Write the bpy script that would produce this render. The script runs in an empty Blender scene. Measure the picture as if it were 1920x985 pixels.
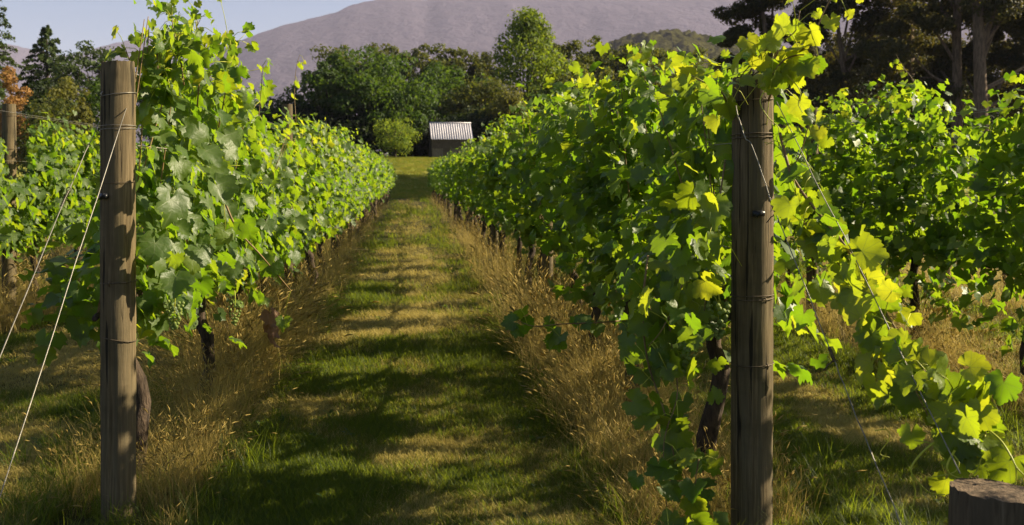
import bpy, math, random
import numpy as np
from mathutils import Vector, Matrix

# ---------------------------------------------------------------- camera, world, sun, exposure
S = bpy.context.scene
COL = S.collection
YAW = math.radians(5.7)
F = 1900.0                       # focal length in photo pixels
CAMZ = 1.5
cam_d = bpy.data.cameras.new("camera")
cam = bpy.data.objects.new("camera", cam_d)
COL.objects.link(cam)
cam.location = (0, 0, CAMZ)
cam.rotation_euler = (math.pi/2, 0, -YAW)
cam_d.sensor_width = 36
cam_d.lens = F/1920*36
cam_d.shift_y = -167.5/1920
cam_d.clip_start = 0.05
cam_d.clip_end = 20000
cam_d.dof.use_dof = True
cam_d.dof.focus_distance = 4.6
cam_d.dof.aperture_fstop = 6.3
S.camera = cam

SUN_EL = math.radians(29)
SUN_AZ = math.radians(84)        # clockwise from +Y (the row direction)
world = bpy.data.worlds.new("World")
S.world = world
world.use_nodes = True
wn = world.node_tree
bg = wn.nodes['Background']
sky = wn.nodes.new('ShaderNodeTexSky')
sky.sky_type = 'NISHITA'
sky.sun_disc = False
sky.sun_elevation = SUN_EL
sky.sun_rotation = SUN_AZ
sky.air_density = 0.85
sky.dust_density = 1.1
sky.ozone_density = 1.5
wn.links.new(sky.outputs[0], bg.inputs[0])
bg.inputs[1].default_value = 0.05
sun_d = bpy.data.lights.new("sun", 'SUN')
sun = bpy.data.objects.new("sun", sun_d)
COL.objects.link(sun)
sdir = Vector((math.sin(SUN_AZ)*math.cos(SUN_EL), math.cos(SUN_AZ)*math.cos(SUN_EL), math.sin(SUN_EL)))
sun.rotation_euler = sdir.to_track_quat('Z', 'Y').to_euler()
sun_d.energy = 5.0
sun_d.angle = math.radians(0.5)
sun_d.color = (1.0, 0.86, 0.60)
S.view_settings.view_transform = 'Standard'
S.view_settings.look = 'None'
S.view_settings.exposure = 1.42
S.view_settings.gamma = 1.0
S.render.engine = 'CYCLES'
S.cycles.max_bounces = 6
S.cycles.diffuse_bounces = 1
S.cycles.transmission_bounces = 2
S.cycles.volume_bounces = 0
S.cycles.transparent_max_bounces = 8

RNG = np.random.default_rng(11)
random.seed(5)
FWD = np.array([math.sin(YAW), math.cos(YAW), 0])
RGT = np.array([math.cos(YAW), -math.sin(YAW), 0])
UP = np.array([0, 0, 1.0])

def P(px, py, dep):
    """world point at a depth along the view, used only to lay things out"""
    return np.array([0, 0, CAMZ]) + dep*FWD + (px-960)/F*dep*RGT + (325-py)/F*dep*UP

def ss(a, b, x):
    t = np.clip((x-a)/(b-a), 0, 1)
    return t*t*(3-2*t)

def terrain(x, y):
    x = np.asarray(x, float); y = np.asarray(y, float)
    z = 3.0*ss(60, 98, y)*1.0
    z = z + 0.02*np.clip(y-98, 0, 400)
    z = z + (0.025*np.sin(x*1.9+1.0)*np.sin(y*0.9) + 0.015*np.sin(x*4.1)*np.cos(y*3.1+.5))*ss(900, 30, np.abs(y)+np.abs(x))
    return z

# ---------------------------------------------------------------- node helpers / materials
def new_mat(name):
    m = bpy.data.materials.new(name)
    m.use_nodes = True
    nt = m.node_tree
    nt.nodes.clear()
    out = nt.nodes.new('ShaderNodeOutputMaterial')
    return m, nt, out

class NG:
    def __init__(s, nt): s.nt = nt
    def n(s, t, **k):
        nd = s.nt.nodes.new(t)
        for a, b in k.items(): setattr(nd, a, b)
        return nd
    def link(s, a, b): s.nt.links.new(a, b)
    def setin(s, sock, v):
        if isinstance(v, bpy.types.NodeSocket): s.link(v, sock)
        else: sock.default_value = v
    def math(s, op, a, b=0.0, clamp=False):
        nd = s.n('ShaderNodeMath', operation=op, use_clamp=clamp)
        s.setin(nd.inputs[0], a); s.setin(nd.inputs[1], b)
        return nd.outputs[0]
    def mix(s, f, a, b):
        nd = s.n('ShaderNodeMix', data_type='RGBA')
        s.setin(nd.inputs[0], f)
        for i, v in ((6, a), (7, b)):
            if isinstance(v, bpy.types.NodeSocket): s.link(v, nd.inputs[i])
            else: nd.inputs[i].default_value = (*v, 1)
        return nd.outputs[2]
    def noise(s, vec=None, scale=5, detail=3, rough=.55, dist=0):
        nd = s.n('ShaderNodeTexNoise')
        nd.inputs['Scale'].default_value = scale; nd.inputs['Detail'].default_value = detail
        nd.inputs['Roughness'].default_value = rough; nd.inputs['Distortion'].default_value = dist
        if vec is not None: s.link(vec, nd.inputs['Vector'])
        return nd.outputs[0]
    def ramp(s, f, stops):
        nd = s.n('ShaderNodeValToRGB')
        s.setin(nd.inputs[0], f)
        r = nd.color_ramp
        while len(r.elements) < len(stops): r.elements.new(0.5)
        for e, (p, c) in zip(r.elements, stops):
            e.position = p; e.color = (*c, 1) if len(c) == 3 else c
        return nd.outputs[0]
    def attr(s, name, typ='GEOMETRY'):
        nd = s.n('ShaderNodeAttribute', attribute_name=name, attribute_type=typ)
        return nd.outputs['Fac']
    def bump(s, h, strength=.3, dist=.01):
        nd = s.n('ShaderNodeBump')
        nd.inputs['Strength'].default_value = strength; nd.inputs['Distance'].default_value = dist
        s.link(h, nd.inputs['Height'])
        return nd.outputs[0]
    def scaled(s, vec, sc):
        nd = s.n('ShaderNodeMapping'); s.link(vec, nd.inputs[0]); nd.inputs['Scale'].default_value = sc
        return nd.outputs[0]

def leaf_mat(name, top, top2, under, trans, trans2, tw=.45, rough=.46, veins=False, spec=.42):
    """leaf: glossy top, paler underside, light coming through"""
    m, nt, out = new_mat(name); g = NG(nt)
    oi = g.n('ShaderNodeObjectInfo').outputs['Random']
    r = g.math('FRACT', g.math('ADD', oi, g.attr('rnd')))
    r2 = g.math('FRACT', g.math('MULTIPLY', r, 7.31))
    geo = g.n('ShaderNodeNewGeometry')
    colA = g.mix(r, top, top2)
    col = g.mix(geo.outputs['Backfacing'], colA, under)
    tc = g.mix(r2, trans, trans2)
    tc2 = g.n('ShaderNodeTexCoord').outputs['Object']
    nz = g.noise(tc2, 4.5 if veins else 22, 3)
    if veins:
        uv = g.n('ShaderNodeUVMap').outputs[0]
        sep = g.n('ShaderNodeSeparateXYZ'); g.link(uv, sep.inputs[0])
        ax = g.math('ABSOLUTE', sep.outputs[0]); y = sep.outputs[1]
        dmin = None
        for (vx, vy) in ((0, .72), (.42, .45), (.56, .09), (.25, -.33)):
            L = math.hypot(vx, vy); dx, dy = vx/L, vy/L
            cr = g.math('ABSOLUTE', g.math('SUBTRACT', g.math('MULTIPLY', ax, dy), g.math('MULTIPLY', y, dx)))
            dt = g.math('ADD', g.math('MULTIPLY', ax, dx), g.math('MULTIPLY', y, dy))
            cr = g.math('ADD', cr, g.math('LESS_THAN', dt, 0.0))
            # side veins: a herringbone either side of each main vein
            dmin = cr if dmin is None else g.math('MINIMUM', dmin, cr)
        vm = g.math('SUBTRACT', 1.0, g.math('MULTIPLY', dmin, 75.0, ), clamp=True)
        wv = g.math('SINE', g.math('MULTIPLY', g.math('ADD', g.math('ADD', y, g.math('MULTIPLY', ax, .45)), g.math('MULTIPLY', dmin, -1.3)), 62.0))
        sv = g.math('MULTIPLY', g.math('SUBTRACT', wv, .86, clamp=True), 3.0, clamp=True)
        vv = g.math('MAXIMUM', vm, g.math('MULTIPLY', sv, .45))
        col = g.mix(g.math('MULTIPLY', vv, .55), col, (.20, .24, .09))
        tc = g.mix(g.math('MULTIPLY', vv, .6), tc, (.16, .21, .03))
    col = g.mix(g.math('MULTIPLY', g.ramp(nz, [(.62, (0, 0, 0)), (.75, (1, 1, 1))]), .35), col, (.13, .15, .04))
    p = g.n('ShaderNodeBsdfPrincipled')
    g.link(col, p.inputs['Base Color'])
    p.inputs['Roughness'].default_value = rough
    p.inputs['Specular IOR Level'].default_value = spec
    t = g.n('ShaderNodeBsdfTranslucent'); g.link(tc, t.inputs[0])
    h = g.noise(tc2, 6.5 if veins else 40, 2)
    if veins: h = g.math('SUBTRACT', g.math('MULTIPLY', h, 4.0), g.math('MULTIPLY', vv, .6))
    b = g.bump(h, .28 if veins else .6, .0022 if veins else .004)
    g.link(b, p.inputs['Normal'])
    mx = g.n('ShaderNodeMixShader'); mx.inputs[0].default_value = tw
    g.link(p.outputs[0], mx.inputs[1]); g.link(t.outputs[0], mx.inputs[2])
    g.link(mx.outputs[0], out.inputs[0])
    return m

def plain_mat(name, c1, c2, scale=8, rough=.8, stretch=(1, 1, 1), bump=.3, bdist=.01, metal=0, spec=.3, detail=5):
    m, nt, out = new_mat(name); g = NG(nt)
    tc = g.n('ShaderNodeTexCoord').outputs['Object']
    v = g.scaled(tc, stretch)
    nz = g.noise(v, scale, detail, .6)
    col = g.ramp(nz, [(.3, c1), (.7, c2)])
    p = g.n('ShaderNodeBsdfPrincipled')
    g.link(col, p.inputs['Base Color'])
    p.inputs['Roughness'].default_value = rough
    p.inputs['Metallic'].default_value = metal
    p.inputs['Specular IOR Level'].default_value = spec
    if bump: g.link(g.bump(nz, bump, bdist), p.inputs['Normal'])
    g.link(p.outputs[0], out.inputs[0])
    return m

def wood_mat(name, c_dark, c_mid, c_light, tint):
    m, nt, out = new_mat(name); g = NG(nt)
    tc = g.n('ShaderNodeTexCoord').outputs['Object']
    fine = g.noise(g.scaled(tc, (60, 60, 2.2)), 1.6, 6, .65, .3)
    wide = g.noise(g.scaled(tc, (14, 14, .8)), 1.4, 4, .6, .4)
    blot = g.noise(tc, 4.5, 4, .6)
    crack = g.noise(g.scaled(tc, (34, 34, 1.0)), 1.3, 3, .5, .6)
    cm = g.ramp(crack, [(.0, (1, 1, 1)), (.335, (1, 1, 1)), (.37, (0, 0, 0))])
    col = g.ramp(fine, [(.25, c_dark), (.5, c_mid), (.78, c_light)])
    col = g.mix(g.ramp(wide, [(.35, (0, 0, 0)), (.7, (1, 1, 1))]), col, tint)
    col = g.mix(g.math('MULTIPLY', g.ramp(blot, [(.5, (0, 0, 0)), (.72, (1, 1, 1))]), .5), col, (c_dark[0]*.8, c_dark[1]*.95, c_dark[2]*.8))
    col = g.mix(g.math('MULTIPLY', cm, .85), col, (.012, .010, .007))
    p = g.n('ShaderNodeBsdfPrincipled')
    g.link(col, p.inputs['Base Color'])
    p.inputs['Roughness'].default_value = .85
    p.inputs['Specular IOR Level'].default_value = .2
    h = g.math('SUBTRACT', g.math('ADD', g.math('MULTIPLY', fine, .5), g.math('MULTIPLY', wide, .5)), g.math('MULTIPLY', cm, .9))
    g.link(g.bump(h, .9, .006), p.inputs['Normal'])
    g.link(p.outputs[0], out.inputs[0])
    return m

M = {}
M['leaf'] = leaf_mat('grape_leaf_green', (.044, .084, .012), (.080, .122, .020), (.08, .12, .038), (.22, .42, .008), (.42, .55, .015), tw=.42, veins=True)
M['leaf_far'] = leaf_mat('grape_leaf_green_distant', (.044, .084, .012), (.080, .122, .020), (.08, .12, .038), (.22, .42, .008), (.42, .55, .015), tw=.42)
M['leaf_young'] = leaf_mat('grape_leaf_young', (.09, .16, .015), (.14, .19, .018), (.16, .21, .05), (.42, .54, .012), (.60, .62, .02), tw=.46, veins=True)
M['leaf_old'] = leaf_mat('grape_leaf_dried', (.16, .07, .03), (.20, .10, .03), (.2, .12, .06), (.35, .15, .04), (.4, .2, .05), tw=.35)
M['tendril'] = plain_mat('tendril_green', (.34, .38, .03), (.50, .48, .05), 12, .45, bump=0)
M['cane'] = plain_mat('vine_cane', (.13, .085, .03), (.26, .17, .07), 30, .6, (1, 1, 1), .3, .002)
M['bark'] = plain_mat('vine_bark', (.018, .013, .010), (.10, .068, .045), 9, .95, (6, 6, 1), 1.0, .02)
M['post'] = wood_mat('weathered_post_wood', (.032, .023, .012), (.125, .088, .044), (.28, .21, .12), (.11, .088, .05))
M['post_top'] = plain_mat('post_end_grain', (.05, .03, .017), (.26, .15, .075), 30, .95, bump=1.0, bdist=.006)
M['stump_wood'] = wood_mat('dark_stump_wood', (.03, .022, .013), (.09, .068, .042), (.19, .15, .10), (.08, .062, .04))
M['stump_top'] = plain_mat('stump_end_grain', (.03, .021, .014), (.19, .13, .08), 60, .95, bump=1.0, bdist=.008)
M['wire'] = plain_mat('galvanised_wire', (.16, .15, .13), (.32, .29, .24), 40, .5, bump=0, metal=.6)
M['rust'] = plain_mat('rusty_wire', (.06, .045, .03), (.16, .12, .08), 40, .6, bump=0, metal=.5)
M['black'] = plain_mat('black_fitting', (.01, .01, .012), (.03, .03, .035), 40, .35, bump=0)
M['berry'] = leaf_mat('green_grape_skin', (.20, .28, .06), (.30, .36, .08), (.2, .28, .06), (.35, .5, .1), (.42, .52, .1), tw=.3, rough=.35)
M['grass_green'] = leaf_mat('grass_green', (.032, .052, .007), (.075, .095, .014), (.035, .055, .008), (.25, .36, .015), (.42, .46, .03), tw=.45, rough=.55, spec=.25)
M['grass_dry'] = leaf_mat('grass_dry', (.34, .255, .07), (.54, .41, .13), (.36, .27, .08), (.55, .40, .10), (.66, .50, .14), tw=.38, rough=.6, spec=.25)
M['grass_straw'] = leaf_mat('grass_straw', (.44, .36, .09), (.62, .51, .15), (.42, .34, .10), (.58, .44, .10), (.68, .54, .14), tw=.36, rough=.6, spec=.25)
M['grass_olive'] = leaf_mat('grass_olive', (.13, .135, .022), (.24, .20, .035), (.12, .12, .025), (.36, .36, .03), (.50, .42, .05), tw=.42, rough=.6, spec=.25)
M['weed'] = leaf_mat('weed_leaf', (.022, .055, .01), (.035, .075, .01), (.03, .065, .015), (.18, .32, .03), (.25, .38, .04), tw=.35, rough=.5, spec=.3)

def ground_material():
    m, nt, out = new_mat('ground_soil_and_grass'); g = NG(nt)
    pos = g.n('ShaderNodeNewGeometry').outputs['Position']
    sep = g.n('ShaderNodeSeparateXYZ'); g.link(pos, sep.inputs[0])
    a = g.noise(pos, 1.3, 5, .6); b = g.noise(pos, 28, 4, .7); c = g.noise(g.scaled(pos, (1, .5, 1)), .7, 3)
    near = g.mix(g.ramp(a, [(.38, (0, 0, 0)), (.62, (1, 1, 1))]), (.05, .052, .014), (.12, .10, .035))
    near = g.mix(g.math('MULTIPLY', b, .7), near, (.03, .022, .012))
    far = g.mix(c, (.24, .25, .04), (.34, .31, .055))
    far = g.mix(g.math('MULTIPLY', b, .35), far, (.10, .12, .03))
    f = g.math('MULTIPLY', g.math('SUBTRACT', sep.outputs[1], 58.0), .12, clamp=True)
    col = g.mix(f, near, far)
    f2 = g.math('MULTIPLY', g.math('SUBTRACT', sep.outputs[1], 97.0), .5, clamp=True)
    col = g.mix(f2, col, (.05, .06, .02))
    p = g.n('ShaderNodeBsdfPrincipled'); g.link(col, p.inputs['Base Color'])
    p.inputs['Roughness'].default_value = .95; p.inputs['Specular IOR Level'].default_value = .1
    g.link(g.bump(b, .8, .02), p.inputs['Normal'])
    g.link(p.outputs[0], out.inputs[0])
    return m
M['ground'] = ground_material()

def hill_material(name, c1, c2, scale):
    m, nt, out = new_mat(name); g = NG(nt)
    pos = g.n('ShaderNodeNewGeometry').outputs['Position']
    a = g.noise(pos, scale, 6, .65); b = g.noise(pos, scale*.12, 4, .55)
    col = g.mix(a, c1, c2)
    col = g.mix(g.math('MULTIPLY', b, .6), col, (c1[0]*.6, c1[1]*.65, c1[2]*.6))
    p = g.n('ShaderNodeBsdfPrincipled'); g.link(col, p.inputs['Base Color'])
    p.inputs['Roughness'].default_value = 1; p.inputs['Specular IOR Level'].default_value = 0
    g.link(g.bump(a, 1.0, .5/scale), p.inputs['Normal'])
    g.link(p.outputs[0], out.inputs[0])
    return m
M['mountain'] = hill_material('haze_tinted_mountain', (.055, .048, .065), (.125, .105, .135), .012)  # part of the distant haze is put into this colour as mauve
M['hill'] = hill_material('wooded_hill', (.022, .026, .008), (.11, .10, .03), .09)

# ---------------------------------------------------------------- mesh helpers
def mesh_np(name, V, T, mat, smooth=True, rnd=None, uv=None, matidx=None):
    """triangle mesh straight from arrays"""
    me = bpy.data.meshes.new(name)
    V = np.asarray(V, np.float32); T = np.asarray(T, np.int32)
    me.vertices.add(len(V)); me.vertices.foreach_set('co', V.ravel())
    k = T.shape[1]
    me.loops.add(T.size); me.loops.foreach_set('vertex_index', T.ravel())
    me.polygons.add(len(T)); me.polygons.foreach_set('loop_start', np.arange(0, T.size, k, dtype=np.int32))
    me.polygons.foreach_set('use_smooth', np.full(len(T), smooth))
    if uv is not None:
        l = me.uv_layers.new(name='UVMap')
        l.data.foreach_set('uv', np.asarray(uv, np.float32)[T.ravel()].ravel())
    if rnd is not None:
        at = me.attributes.new('rnd', 'FLOAT', 'POINT'); at.data.foreach_set('value', np.asarray(rnd, np.float32))
    for mm in (mat if isinstance(mat, (list, tuple)) else [mat]): me.materials.append(mm)
    if matidx is not None: me.polygons.foreach_set('material_index', np.asarray(matidx, np.int32))
    me.update(calc_edges=True)
    return me

class MB:
    """collects tubes, boxes and faces; build() links them as ONE mesh object"""
    def __init__(s): s.v = []; s.f = []; s.mi = []
    def add(s, vs, fs, mi=0):
        o = len(s.v); s.v.extend([tuple(map(float, p)) for p in vs]); s.f.extend([tuple(i+o for i in f) for f in fs]); s.mi.extend([mi]*len(fs))
    def tube(s, pts, rad, sides=6, jit=0., caps=True, mi=0, rng=None):
        pts = [Vector(p) for p in pts]; n = len(pts)
        if not hasattr(rad, '__len__'): rad = [rad]*n
        t0 = (pts[1]-pts[0]).normalized()
        ref = Vector((0, 0, 1)) if abs(t0.z) < .9 else Vector((1, 0, 0))
        nx = t0.cross(ref).normalized(); vs = []
        for i in range(n):
            t = (pts[min(i+1, n-1)]-pts[max(i-1, 0)]).normalized()
            nx = (nx - t*nx.dot(t)).normalized(); ny = t.cross(nx)
            for k in range(sides):
                a = 2*math.pi*k/sides
                r = rad[i]*(1+(random.uniform(-jit, jit) if jit else 0))
                vs.append(pts[i]+nx*(math.cos(a)*r)+ny*(math.sin(a)*r))
        fs = [(i*sides+k, i*sides+(k+1) % sides, (i+1)*sides+(k+1) % sides, (i+1)*sides+k) for i in range(n-1) for k in range(sides)]
        if caps: fs += [tuple(range(sides-1, -1, -1)), tuple(range((n-1)*sides, n*sides))]
        s.add(vs, fs, mi)
    def box(s, x0, x1, y0, y1, z0, z1, mi=0):
        v = [(x, y, z) for z in (z0, z1) for y in (y0, y1) for x in (x0, x1)]
        s.add(v, [(0, 2, 3, 1), (4, 5, 7, 6), (0, 1, 5, 4), (2, 6, 7, 3), (0, 4, 6, 2), (1, 3, 7, 5)], mi)
    def mesh(s, name, mat, smooth=True):
        me = bpy.data.meshes.new(name)
        me.from_pydata(s.v, [], s.f)
        for mm in (mat if isinstance(mat, (list, tuple)) else [mat]): me.materials.append(mm)
        me.polygons.foreach_set('material_index', s.mi)
        me.polygons.foreach_set('use_smooth', [smooth]*len(s.f))
        me.update()
        return me
    def build(s, name, mat, parent=None, smooth=True):
        return link(name, s.mesh(name, mat, smooth), parent)

def link(name, me, parent=None, mw=None):
    o = bpy.data.objects.new(name, me)
    COL.objects.link(o)
    if parent is not None: o.parent = parent
    if mw is not None: o.matrix_basis = mw
    return o

def tag(o, label=None, cat=None, group=None, kind=None):
    if label: o['label'] = label
    if cat: o['category'] = cat
    if group: o['group'] = group
    if kind: o['kind'] = kind
    return o

def thing(name, loc, label, cat, group=None):
    o = bpy.data.objects.new(name, None)
    o.empty_display_size = .2
    COL.objects.link(o); o.location = tuple(map(float, loc))
    return tag(o, label, cat, group)

def spline(pts, n):
    """Catmull-Rom through points"""
    p = np.asarray(pts, float); p = np.vstack([2*p[0]-p[1], p, 2*p[-1]-p[-2]])
    out = []; m = len(p)-3
    for i in range(n):
        u = i/(n-1)*m; k = min(int(u), m-1); t = u-k
        a, b, c, d = p[k:k+4]
        out.append(.5*((2*b)+(-a+c)*t+(2*a-5*b+4*c-d)*t*t+(-a+3*b-3*c+d)*t**3))
    return np.array(out)

def vnoise(x, y, seed=0, octs=5, gain=.5):
    """cheap value noise"""
    r = np.random.default_rng(seed); tab = r.random((256, 256))
    z = np.zeros(np.broadcast(x, y).shape); a = 1.; f = 1.
    for o in range(octs):
        X = x*f+o*17.3; Y = y*f+o*9.1
        xi = np.floor(X).astype(int); yi = np.floor(Y).astype(int)
        u = X-xi; v = Y-yi; u = u*u*(3-2*u); v = v*v*(3-2*v)
        g = lambda i, j: tab[(xi+i) % 256, (yi+j) % 256]
        z += a*((g(0, 0)*(1-u)+g(1, 0)*u)*(1-v)+(g(0, 1)*(1-u)+g(1, 1)*u)*v-.5)
        a *= gain; f *= 2
    return z

# ---------------------------------------------------------------- ground and hills (setting)
def ground():
    xs = np.unique(np.concatenate([np.arange(-14, 14.01, .25), np.arange(-60, 61, 2.), np.geomspace(60, 11000, 28), -np.geomspace(60, 11000, 28)]))
    ys = np.unique(np.concatenate([np.arange(-4, 30.01, .25), np.arange(30, 130, 1.5), np.geomspace(130, 11000, 28), -np.geomspace(4, 3000, 16)]))
    X, Y = np.meshgrid(xs, ys)
    Z = terrain(X, Y)
    n, m = X.shape
    idx = np.arange(n*m).reshape(n, m)
    Q = np.stack([idx[:-1, :-1], idx[:-1, 1:], idx[1:, 1:], idx[1:, :-1]], -1).reshape(-1, 4)
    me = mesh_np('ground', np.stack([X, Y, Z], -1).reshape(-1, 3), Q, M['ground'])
    tag(link('ground', me), kind='structure', label='vineyard ground of soil and thatch rising to a lawn at the far end')
ground()

def ridge(name, prof, dist, depth, mat, label, rough, seed, naz=260, nr=70, lo=None):
    """a hill range: prof = (px, py) skyline points seen at distance dist"""
    px = np.array([p[0] for p in prof], float); py = np.array([p[1] for p in prof], float)
    az = np.linspace(math.atan((px[0]-960)/F)+YAW, math.atan((px[-1]-960)/F)+YAW, naz)
    colx = 960+F*np.tan(az-YAW)
    el = (325-np.interp(colx, px, py))/F
    r = np.linspace(dist-depth, dist+depth*.8, nr)
    A, R = np.meshgrid(az, r)
    h = el[None, :]*dist*np.cos(A-YAW)+CAMZ
    t = (R-(dist-depth))/depth
    prof_r = np.where(t < 1, ss(0, 1, t)*.75+.25*np.clip(t, 0, 1), np.clip(1-(t-1)*.9, 0, 1))
    X0 = np.sin(A)*R; Y0 = np.cos(A)*R
    ns = vnoise(X0/depth*3.2, Y0/depth*1.7, seed, 6, .55)
    gully = -np.abs(vnoise(X0/depth*4.0+5, Y0/depth*1.0, seed+3, 4, .5))
    fine = vnoise(X0/depth*60, Y0/depth*60, seed+9, 2, .6)
    Z = h*prof_r*(1+0*ns) + h*rough*(ns*.55+gully*.8)*np.clip(1-np.abs(t-.45)*1.9, 0, 1)*1.2 + h.mean()*(.014 if dist > 2000 else .07)*fine
    Z = np.where(t < .02, -0.5, Z)
    Rp = R/np.cos(A-YAW) if False else R
    idx = np.arange(nr*naz).reshape(nr, naz)
    Q = np.stack([idx[:-1, :-1], idx[:-1, 1:], idx[1:, 1:], idx[1:, :-1]], -1).reshape(-1, 4)
    me = mesh_np(name, np.stack([X0, Y0, Z], -1).reshape(-1, 3), Q, mat)
    return tag(link(name, me), kind='structure', label=label)

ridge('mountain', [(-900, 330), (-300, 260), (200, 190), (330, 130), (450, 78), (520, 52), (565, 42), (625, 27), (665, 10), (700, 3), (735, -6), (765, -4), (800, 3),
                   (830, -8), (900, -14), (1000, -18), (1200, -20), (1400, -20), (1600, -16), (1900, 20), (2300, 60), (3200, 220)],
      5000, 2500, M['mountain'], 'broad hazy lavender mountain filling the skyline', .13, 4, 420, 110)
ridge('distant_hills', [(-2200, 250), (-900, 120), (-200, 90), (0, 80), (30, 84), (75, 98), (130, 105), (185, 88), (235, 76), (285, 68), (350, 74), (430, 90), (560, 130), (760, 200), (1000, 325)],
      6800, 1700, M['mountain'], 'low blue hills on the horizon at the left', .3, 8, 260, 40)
ridge('wooded_hill', [(900, 240), (1040, 140), (1120, 92), (1160, 76), (1200, 66), (1250, 60), (1290, 62), (1330, 72), (1370, 84), (1450, 104), (1560, 130), (1800, 200), (2100, 280)],
      900, 360, M['hill'], 'near rounded hill covered in olive woodland', .18, 12, 520, 160)

# ---------------------------------------------------------------- grape leaf meshes
HALF = [(.03, -.07, 0), (.07, -.22, 0), (.16, -.33, 0), (.25, -.33, 1), (.30, -.25, 0), (.39, -.24, 0), (.42, -.14, 0), (.47, -.09, 2), (.55, -.03, 0), (.56, .09, 1), (.49, .13, 0),
        (.49, .21, 0), (.40, .25, 2), (.45, .33, 0), (.42, .45, 1), (.34, .43, 0), (.30, .50, 0), (.22, .46, 2), (.21, .56, 0), (.12, .59, 0), (.09, .67, 0)]
def leaf_mesh(name, seed, lod, mat):
    r = np.random.default_rng(seed)
    if lod == 0: H = HALF
    elif lod == 1: H = [HALF[i] for i in (0, 3, 5, 9, 12, 14, 17)]
    else: H = [HALF[i] for i in (3, 9, 14)]
    R_ = [(x*(1+r.normal(0, .05)), y+r.normal(0, .018), k) for x, y, k in H]
    L_ = [(-x*(1+r.normal(0, .05)), y+r.normal(0, .018), k) for x, y, k in reversed(H)]
    out = R_+[(0, .72, 1)]+L_
    V = [(0., 0.)]; T = []
    n = len(out)
    if lod == 0:
        key = [i for i, p in enumerate(out) if p[2] in (1, 2)]
        inner = []
        ring = {}
        for i in key:
            if out[i][2] == 1: ring[i] = len(V); V.append((out[i][0]*.52, out[i][1]*.52)); inner.append(i)
        o0 = len(V)
        V += [(p[0], p[1]) for p in out]
        for a, b in zip(inner[:-1], inner[1:]):
            mid = [i for i in key if a < i < b][0] if [i for i in key if a < i < b] else b
            for i in range(a, mid): T.append((ring[a], o0+i, o0+i+1))
            for i in range(mid, b): T.append((ring[b], o0+i, o0+i+1))
            T.append((ring[a], o0+mid, ring[b])); T.append((0, ring[a], ring[b]))
        a = inner[0]
        for i in range(0, a): T.append((ring[a], o0+i, o0+i+1))
        T.append((0, o0, ring[a]))
        b = inner[-1]
        for i in range(b, n-1): T.append((ring[b], o0+i, o0+i+1))
        T.append((0, ring[b], o0+n-1))
    else:
        V += [(p[0], p[1]) for p in out]
        for i in range(1, n): T.append((0, i, i+1))
    V = np.array(V)
    x, y = V[:, 0], V[:, 1]
    fold = r.uniform(-.25, .65); curl = r.uniform(-.9, .5); tw = r.uniform(-.8, .8)
    ph = r.uniform(0, 6.3)
    z = fold*np.abs(x) + curl*(y-.1)**2*np.sign(y-.1) + tw*x*y + .06*np.sin(9*x+ph)*np.cos(8*y+ph*2)
    z -= .5*np.clip(np.hypot(x, y-.12)-.36, 0, 1)*r.uniform(0, 1.3)     # edges turn down
    V3 = np.stack([x, y, z], -1)
    return mesh_np(name, V3, T, mat, uv=V), V3, np.array(T)

LEAF0 = [leaf_mesh('grape_leaf', 100+i, 0, M['leaf']) for i in range(12)]
LEAFY = [leaf_mesh('young_leaf', 200+i, 0, M['leaf_young']) for i in range(8)]
LEAF1 = [leaf_mesh('leaf_lod1', 100+i, 1, M['leaf_far']) for i in range(12)]
LEAF1O = [leaf_mesh('leaf_mid', 140+i, 1, M['leaf_far']) for i in range(8)]
LEAF1Y = [leaf_mesh('leaf_mid_young', 150+i, 1, M['leaf_young']) for i in range(5)]
LEAF2 = [leaf_mesh('leaf_lod2', 100+i, 2, M['leaf_far']) for i in range(8)]
OLDM = leaf_mesh('dried_leaf', 300, 0, M['leaf_old'])[0]

def frames(nrm, tip):
    """rotation matrices (N,3,3) with columns x,y,z = side, tip, normal"""
    nrm = nrm/np.linalg.norm(nrm, axis=1, keepdims=True)
    tip = tip - nrm*np.sum(tip*nrm, 1, keepdims=True)
    tip = tip/np.maximum(np.linalg.norm(tip, axis=1, keepdims=True), 1e-6)
    x = np.cross(tip, nrm)
    return np.stack([x, tip, nrm], -1)

def joined_leaves(name, pos, Rm, sc, variants, mat, parent=None, rng=RNG):
    """many leaves in one mesh (only for the mass of foliage too small to pick apart)"""
    Vs = []; Ts = []; rn = []; uvs = []
    pick = rng.integers(0, len(variants), len(pos)); off = 0
    for k, (_, V, T) in enumerate(variants):
        s = np.where(pick == k)[0]
        if not len(s): continue
        W = np.einsum('nij,vj->nvi', Rm[s], V)*sc[s, None, None]+pos[s, None, :]
        Vs.append(W.reshape(-1, 3))
        Ts.append((T[None]+(np.arange(len(s))*len(V))[:, None, None]).reshape(-1, 3)+off)
        off += len(s)*len(V)
        rn.append(np.repeat(rng.random(len(s)), len(V)))
        uvs.append(np.tile(V[:, :2], (len(s), 1)))
    me = mesh_np(name, np.concatenate(Vs), np.concatenate(Ts), mat, rnd=np.concatenate(rn), uv=np.concatenate(uvs))
    return tag(link(name, me, parent), kind='stuff')

def leaf_objects(parent, pos, Rm, sc, meshes, rng=RNG, name='leaf'):
    for i in range(len(pos)):
        me = meshes[int(rng.integers(0, len(meshes)))][0]
        mw = np.eye(4); mw[:3, :3] = Rm[i]*sc[i]; mw[:3, 3] = pos[i]
        link(name, me, parent, Matrix(mw.tolist()))

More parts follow.
